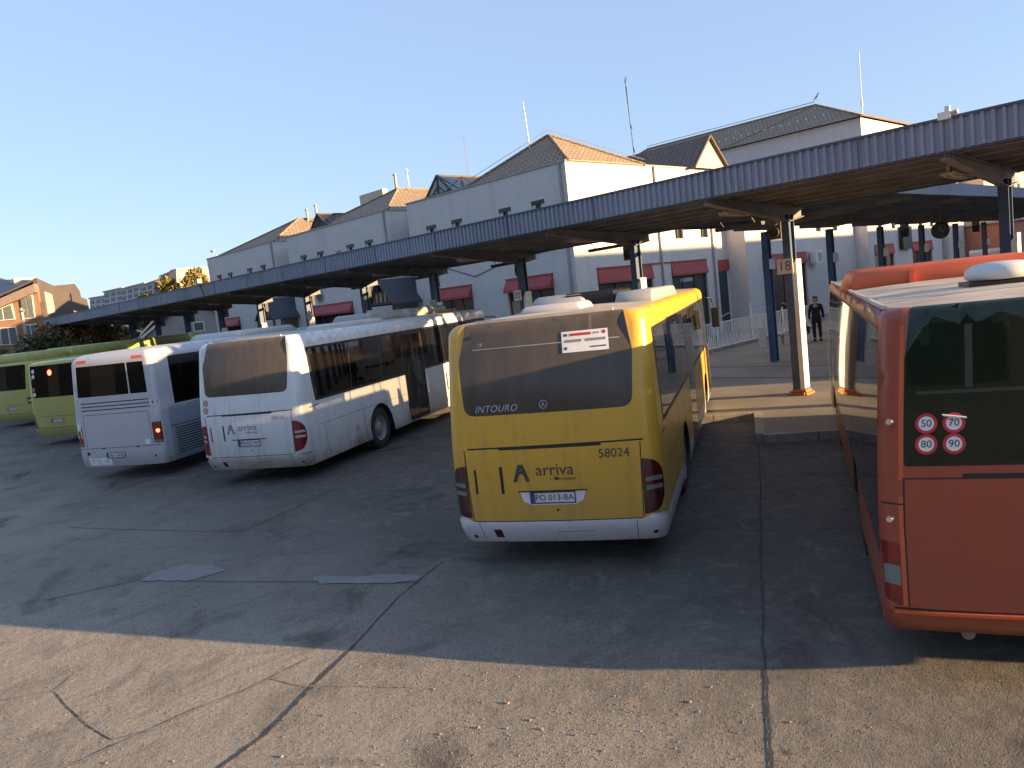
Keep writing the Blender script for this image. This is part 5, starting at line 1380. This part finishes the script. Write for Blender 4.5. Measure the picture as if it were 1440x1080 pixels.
# ------------------------------------------------------------------ far right: buildings beyond the second canopy
t = thing('apartment_building', (0, 0, 0), 'sunlit cream building with tall windows beyond the second canopy', 'building')
m = MB(); m.box(-30, 74, 0, -19.0, 128, 12.5); m.build('wall', M['cream'], t)
for k in range(9):
    y = 77 + k * 5.4
    for z in (6.9, 9.4):
        for q in (0, 1.9):
            f = MB(); f.box(-19.03, y + q, z, -18.97, y + q + .95, z + 1.6); f = f.build('window', M['winframe'], t); p = MB(); p.box(-18.98, y + q + .1, z + .1, -18.94, y + q + .85, z + 1.5); p.build('pane', M['win'], f)
m = MB(); m.box(-30.4, 73.6, 12.5, -18.6, 128.4, 12.8); m.build('roof', M['trim'], t)
t = thing('terracotta_hall', (0, 0, 0), 'low terracotta-walled hall beyond the second canopy', 'building')
m = MB(); m.box(-28, 72, 0, -16.5, 112, 4.9); m.build('wall', M['terra'], t); m = MB(); m.box(-28.2, 71.8, 4.9, -16.2, 112.2, 5.05); m.build('roof', M['trim'], t)
t = thing('white_annex', (0, 0, 0), 'grey-white annex between the station wing and the terracotta hall', 'building')
m = MB(); m.box(-30, 68, 0, -20.0, 71.8, 6.5); m.build('wall', M['brick'], t); m = MB(); m.box(-30.1, 67.9, 6.5, -19.8, 71.9, 6.6); m.build('coping', M['trim'], t)
t = thing('van', (-15.2, 60, .0), 'pale van with a sloping windscreen under the second canopy', 'van', None, R(10))
m = MB(); pr_ = [(-1, -2.4, .4), (-1, 2.6, .4), (-1, 2.55, 1.3), (-1, 1.6, 1.7), (-1, .6, 2.7), (-1, .2, 2.95), (-1, -2.3, 3.0), (-1, -2.4, 2.8)]
m.prism(pr_, (2, 0, 0)); m.build('body', M['whiteclean'], t)
m = MB(); m.prism([(-.9, 1.55, 1.76), (-.9, .62, 2.72), (-.9, .66, 2.74), (-.9, 1.6, 1.78)], (1.8, 0, 0)); m.build('windscreen', M['win'], t)
for xx in (-.85, .85):
    for yy in (-1.5, 1.7): m = MB(); m.lathe([(-.1, .1), (-.1, .33), (.1, .33), (.1, .1)], (xx, yy, .33), 'x', 20); m.build('wheel', M['rubber'], t)

# added hall, unseen, shaped to shade the platform and lower walls
t = thing('shade_hall', (0, 0, 0), 'unseen white hall added east of the bus bays to cast shade', 'building')
m = MB(); m.box(17, 34, 0, 21, 120, 10.7); m.build('wall', M['brick'], t)
m = MB(); m.box(16.7, 33.7, 10.7, 21.3, 120.3, 10.95); m.build('coping', M['trim'], t)
for k in range(8): m = MB(); m.box(16.97, 37 + k * 9, 3, 17.03, 42 + k * 9, 8); m.build('window', M['win'], t)

t = thing('reflection_block', (0, 0, 0), 'unseen grey block added behind the camera to darken window reflections', 'building')  # added out of view to darken what the rear windows mirror
m = MB(); m.box(-75, -62, 0, 75, -48, 13); m.build('wall', M['slategrey'], t)
for k in range(8): m = MB(); m.box(-70 + k * 18.5, -48.3, 2, -57 + k * 18.5, -47.9, 11.5); m.build('window', M['win'], t)

# ------------------------------------------------------------------ far left: houses, flats, trees
M['brownclad'] = mat('brown_cladding', (.085, .07, .066), .75, var=.1, scale=.6)
M['brownfascia'] = mat('brown_fascia', (.22, .16, .14), .7)
M['orangebrick'] = brick_mat('orange_brick', (.27, .155, .10), .8)
M['whiteframe'] = mat('white_frame', (.72, .68, .6), .6)
M['winsky'] = mat('reflecting_glass', (.12, .14, .15), .08, spec=1)
M['pinkwall'] = mat('pale_pink_panel', (.46, .36, .29), .7)

def frame_at(px, py, D):
    d = CR * ((px - 720) / FPX) - CU * ((py - 540) / FPX) + F; k = D / math.hypot(d.x, d.y)
    return Vector((0, 0, CH)) + d * k

def onp(px, py, C, az):
    """point where a photo ray meets the vertical plane through C running in direction az"""
    d = CR * ((px - 720) / FPX) - CU * ((py - 540) / FPX) + F; n = Vector((math.cos(R(az)), -math.sin(R(az)), 0))
    t = (C.x * n.x + C.y * n.y) / (d.x * n.x + d.y * n.y); return Vector((0, 0, CH)) + d * t
def face(t, name, pts, C, az, depth, m, off=0, parent=None):
    """solid slab: outline on the plane, thickened away from the viewer"""
    n = Vector((math.cos(R(az)), -math.sin(R(az)), 0))
    if n.dot(C) < 0: n = -n
    P = [onp(x, y, C, az) if y < 900 else Vector((*onp(x, 470, C, az).xy, 0)) for x, y in pts]
    q = MB(); q.prism([tuple(p + n * off) for p in P], tuple(n * depth)); return q.build(name, M[m], parent or t)
t = thing('house', (0, 0, 0), 'brown modern house with a steep slanted roof edge and tall white-framed windows', 'house')
HC = frame_at(51.5, 440, 70); LA, RA = 215, 308
gw = face(t, 'gable_wall', [(51.5, 391), (76, 402), (104, 414), (122, 421), (126, 436), (131, 999), (59, 999)], HC, RA, .3, 'brownclad')
face(t, 'front_wall', [(50, 402), (-60, 446), (-60, 999), (57, 999)], HC, LA, .3, 'orangebrick', .25)
face(t, 'roof_fascia', [(50.5, 399), (-60, 447), (-60, 459), (52, 411)], HC, LA, .6, 'brownfascia', -.3)
rp = MB(); rr = [onp(51.5, 391, HC, RA), onp(-60, 440, HC, LA), onp(-60, 440, HC, LA) + Vector((-9, 5, 3.2)), onp(51.5, 391, HC, RA) + Vector((-9, 4, -1.0))]
rp.prism([tuple(p) for p in rr], (0, 0, -.15)); rp.build('roof', M['slate'], t)
def hwin(pts, bars):
    o = face(t, 'window', pts, HC, LA, .12, 'whiteframe', .15)
    cx_ = sum(p[0] for p in pts) / len(pts)
    x0 = min(p[0] for p in pts); x1 = max(p[0] for p in pts)
    for k in range(bars):
        fa, fb = (k + .08) / bars, (k + .92) / bars
        def tb(f): 
            (ax, ay), (bx, by), (cx, cy), (dx_, dy_) = pts
            return ((ax + (bx - ax) * f, ay + (by - ay) * f + 1.2), (dx_ + (cx - dx_) * f, dy_ + (cy - dy_) * f - 1.2))
        (a1, b1), (a2, b2) = tb(fa), tb(fb)
        face(t, 'pane', [a1, a2, b2, b1], HC, LA, .02, 'winsky', .11, o)
hwin([(27, 420), (44, 414), (48, 447), (31, 449)], 2); hwin([(-10, 437), (15, 427), (20, 449), (-10, 452)], 2); hwin([(32, 457), (50, 455), (54, 480), (36, 482)], 2); hwin([(-12, 462), (21, 459), (26, 484), (-12, 487)], 3)
face(t, 'window', [(62, 410), (72, 414), (77, 440), (67, 441)], HC, RA, .1, 'pinkwall', -.06)  # pink on this pale window is sunlight put into its colour
ch = frame_at(33, 405, 76); m = MB(); m.box(ch.x - .55, ch.y - .55, 5, ch.x + .55, ch.y + .55, ch.z + .2); m.box(ch.x - .75, ch.y - .75, ch.z + .2, ch.x + .75, ch.y + .75, ch.z + .75); m.build('chimney', M['cream'], t)
C2 = frame_at(100, 440, 86); face(t, 'rear_wing', [(76, 402), (105, 399), (112, 409), (117, 430), (124, 999), (76, 999)], C2, 300, 6, 'brownclad')
t = thing('house', (0, 0, 0), 'dark roofed house behind the brown one at the left edge', 'house')
C2 = frame_at(20, 440, 96); face(t, 'roof', [(-60, 404), (20, 402), (34, 420), (-60, 432)], C2, 205, 8, 'slate'); face(t, 'wall', [(-60, 432), (34, 420), (34, 999), (-60, 999)], C2, 205, 8, 'brownclad', .4)

# stepped row of flats
M['bluewhite'] = mat('pale_render', (.42, .42, .45), .8, var=.08, scale=.3)
M['flatglass'] = mat('flat_window', (.09, .10, .12), .3)
t = thing('apartment_block', (0, 0, 0), 'stepped row of pale flats with dark balconies behind the canopy', 'building')
segs = [(126, 150, 420, 416, 250), (146, 172, 411, 405, 235), (170, 204, 407, 398, 215), (198, 232, 402, 391, 195), (226, 249, 389, 379, 178)]
for (a, b_, ta, tb_, D) in segs:
    C_ = frame_at((a + b_) / 2, 430, D); AZ = 255
    face(t, 'wall', [(a, ta), (b_, tb_), (b_, 999), (a, 999)], C_, AZ, 12, 'bluewhite')
    face(t, 'coping', [(a - .6, ta - 1.3), (b_ + .6, tb_ - 1.3), (b_ + .6, tb_ + .4), (a - .6, ta + .4)], C_, AZ, 12, 'pinkwall', -.3)
    n = max(2, int((b_ - a) / 7))
    for row in (3.5, 11, 18.5):
        for k in range(n):
            fa = (k + .18) / n; fb = (k + .78) / n; xa = a + (b_ - a) * fa; xb = a + (b_ - a) * fb; ya = ta + (tb_ - ta) * fa + row; yb = ta + (tb_ - ta) * fb + row
            face(t, 'window', [(xa, ya), (xb, yb), (xb + .3, yb + 4.6), (xa + .3, ya + 4.6)], C_, AZ, .15, 'flatglass', -.1)
t = thing('apartment_block', (0, 0, 0), 'peach sunlit flat-topped block next to the white station wall', 'building')
C_ = frame_at(249, 430, 170)
face(t, 'wall', [(247.5, 379), (299, 376), (302, 999), (252, 999)], C_, 352, 2.5, 'pinkwall')
face(t, 'coping', [(247, 378), (299, 375), (299, 377), (247, 380)], C_, 352, 2.5, 'pinkwall', -.3)
for k in range(4):
    x_ = 253 + k * 12; face(t, 'window', [(x_, 391), (x_ + 8, 390.4), (x_ + 8.4, 396), (x_ + .4, 396.6)], C_, 352, .15, 'flatglass', -.1)

# low houses seen under the canopy
M['greywall'] = mat('grey_render', (.33, .32, .30), .85)
def gable_house(label, c, w_, L_, h, hr, wall, roof, rz=0):
    t = thing('house', (c.x, c.y, 0), label, 'house', None, rz)
    m = MB(); m.prism([(-w_ / 2, 0, 0), (w_ / 2, 0, 0), (w_ / 2, 0, h), (0, 0, hr), (-w_ / 2, 0, h)], (0, L_, 0)); m.build('wall', M[wall], t)
    m = MB()
    for s_ in (-1, 1): m.prism([(0, -.4, hr + .05), (s_ * (w_ / 2 + .5), -.4, h - .25), (s_ * (w_ / 2 + .5), L_, h - .25), (0, L_, hr + .05)], (0, 0, .12))
    m.build('roof', M[roof], t)
    m = MB()
    for s_ in (-1, 1): m.bar((0, -.42, hr + .08), (s_ * (w_ / 2 + .5), -.42, h - .22), .12, .2)
    m.build('bargeboard', M['whiteframe'], t)
    m = MB(); m.box(-.1, -.05, h - .1, .9, .0, h + .8); m = m.build('window', M['whiteframe'], t); g_ = MB(); g_.box(0, -.08, h, .8, -.05, h + .7); g_.build('pane', M['winsky'], m)
c = frame_at(272, 450, 78); gable_house('grey gabled house with a small white window seen under the canopy', c, 8.5, 10, 3.6, 6.6, 'greywall', 'slate', R(55))
c = frame_at(232, 462, 88); gable_house('brown roofed house under the canopy left of the grey gable', c, 9, 10, 3.0, 5.6, 'pinkwall', 'tile_dark', R(20))
c = frame_at(170, 470, 92); gable_house('small house with cream gable under the left end of the canopy', c, 6, 9, 3.4, 5.4, 'cream', 'tile', R(65))
c = frame_at(140, 425, 150); gable_house('red roofed house below the row of flats', c, 12, 12, 4.5, 6.6, 'pinkwall', 'terra', R(70))
t = thing('house', (0, 0, 0), 'maroon roofed building with white gable behind the middle hip roof', 'house')
p = at(452, 301, Y=60); q = at(540, 279, Y=60)
m = MB(); m.box(p.x, 60, 0, q.x, 72, p.z - 1.5); m.build('wall', M['cream'], t)
m = MB(); m.prism([(p.x, 59.6, p.z - 1.6), (p.x, 72.4, p.z - 1.6), (p.x, 66, p.z + 1.0)], (q.x - p.x, 0, 0)); m.build('roof', M['redmetal'], t)
m = MB(); m.box(q.x - 5.6, 60.2, p.z - 1.6, q.x - .4, 61, p.z + .9); m.build('dormer', M['cream'], t)

# street lamp whose head shows above the station
t = thing('street_lamp', (-84, 36, 0), 'pale street lamp head showing above the left end of the station roof', 'street lamp')
p = at(300, 354, Y=36); t.location = (p.x + .6, 36, 0)
m = MB(); m.tube([(0, 0, 0), (0, 0, p.z - .6), (-.1, 0, p.z - .1), (-.5, 0, p.z)], .06, 8, .03); m.build('pole', M['tower_pipe'], t)
m = MB(); m.tube([(-.35, 0, p.z), (-.6, 0, p.z + .05), (-1.2, 0, p.z + .12)], .16, 10, .07); m.build('lamp_head', M['fixture'], t)
# utility pole at far left
p = frame_at(38, 480, 60)
t = thing('utility_pole', (p.x, p.y, 0), 'slim concrete pole in front of the brown house', 'pole'); m = MB(); m.tube([(0, 0, 0), (0, 0, 6.2)], .13, 8, .09); m.build('pole', M['fixture'], t); m = MB(); m.bar((-.6, 0, 6), (.6, 0, 6), .08); m.build('crossarm', M['fixture'], t)

def leafmat(name, c, c2):
    m, nt, b = new_mat(name); v = obj_coord(nt)
    nt.links.new(ramp(nt, noise(nt, v, 1.1, 5, .7), [(.35, c), (.65, c2)]), b.inputs['Base Color']); b.inputs['Roughness'].default_value = .7
    b.inputs['Transmission Weight'].default_value = 0
    return m
M['leaf_y'] = leafmat('yellowing_leaves', (.10, .10, .02), (.24, .17, .04)); M['leaf_o'] = leafmat('autumn_leaves', (.12, .08, .035), (.22, .14, .06)); M['leaf_g'] = leafmat('dark_leaves', (.035, .055, .02), (.09, .10, .04))
M['bark'] = mat('bark', (.1, .075, .055), .9, bmp=.4)
def tree(name, label, c, h, rx, rz, leaf, n=2600, size=.2, trunk=True, group=None, cat='tree'):
    t = thing(name, (c.x, c.y, 0), label, cat, group)
    rnd = random.Random(int(c.x * 13 + c.y * 7)); m = MB(); br = []
    m.tube([(0, 0, 0), (.05, .03, h * .3), (0, .08, h * .62)], .16 * h / 7, 8, .07 * h / 7)
    for k in range(9):
        a = rnd.uniform(0, 2 * PI); e = rnd.uniform(.4, 1.1); z0 = h * rnd.uniform(.28, .6); L_ = rx * rnd.uniform(.6, 1)
        q = Vector((math.cos(a) * math.cos(e) * L_, math.sin(a) * math.cos(e) * L_, z0 + math.sin(e) * L_ * 1.1)); m.tube([(0, 0, z0), (q.x * .5, q.y * .5, z0 + (q.z - z0) * .6), q], .05 * h / 7, 6, .015); br.append(q)
    m.build('trunk', M['bark'], t)
    cl = []
    for k in range(26):
        a = rnd.uniform(0, 2 * PI); u = rnd.uniform(-1, 1); r_ = rnd.uniform(.35, 1) ** .5; s_ = math.sqrt(1 - u * u)
        cl.append((Vector((math.cos(a) * s_ * rx * r_, math.sin(a) * s_ * rx * r_, h - rz + u * rz * r_)), rnd.uniform(.18, .36) * rx))
    vs = []; fs = []
    for i in range(n):
        cc, cr_ = cl[rnd.randrange(len(cl))]
        d = Vector((rnd.gauss(0, 1), rnd.gauss(0, 1), rnd.gauss(0, 1))); d.normalize(); p = cc + d * cr_ * rnd.uniform(.5, 1.1) ** .5
        a = Vector((rnd.gauss(0, 1), rnd.gauss(0, 1), rnd.gauss(0, 1))).normalized(); b_ = a.cross(Vector((rnd.gauss(0, 1), rnd.gauss(0, 1), rnd.gauss(0, 1)))).normalized(); s_ = size * rnd.uniform(.6, 1.3)
        k0 = len(vs); vs += [p - a * s_, p + b_ * s_ * .5, p + a * s_, p - b_ * s_ * .5]; fs.append((k0, k0 + 1, k0 + 2, k0 + 3))
    m = MB(); m.add(vs, fs); m.build('crown', M[leaf], t, rec=False)
tree('leafy_tree', 'yellow-green tree rising behind the canopy next to the white station wall', frame_at(262, 400, 95), 9.7, 3.6, 2.4, 'leaf_y', 4500, .28)
tree('leafy_tree', 'small yellow-green tree left of the larger one behind the canopy', frame_at(222, 410, 100), 8.2, 3.0, 1.8, 'leaf_y', 3500, .28)
for i, (px, h, rr_, lf, lab) in enumerate(((70, 5.0, 2.4, 'leaf_g', 'dark green tree below the glazed house front'), (98, 6.3, 3.0, 'leaf_o', 'brown autumn tree right of the modern house'), (128, 6.0, 3.0, 'leaf_o', 'brown autumn tree under the left end of the canopy'), (152, 4.9, 2.5, 'leaf_g', 'dark bush under the left end of the canopy'), (5, 4.4, 2.4, 'leaf_g', 'green bush at the left edge in front of the house'))):
    tree('autumn_tree', lab, frame_at(px, 470, 58 + i * 2), h * .86, rr_ * .9, h * .38, lf, 3800, .2)
tree('leafy_tree', 'dark tree seen under the canopy behind the grey gable', frame_at(330, 432, 88), 8.5, 2.6, 2.6, 'leaf_g', 2500, .26)
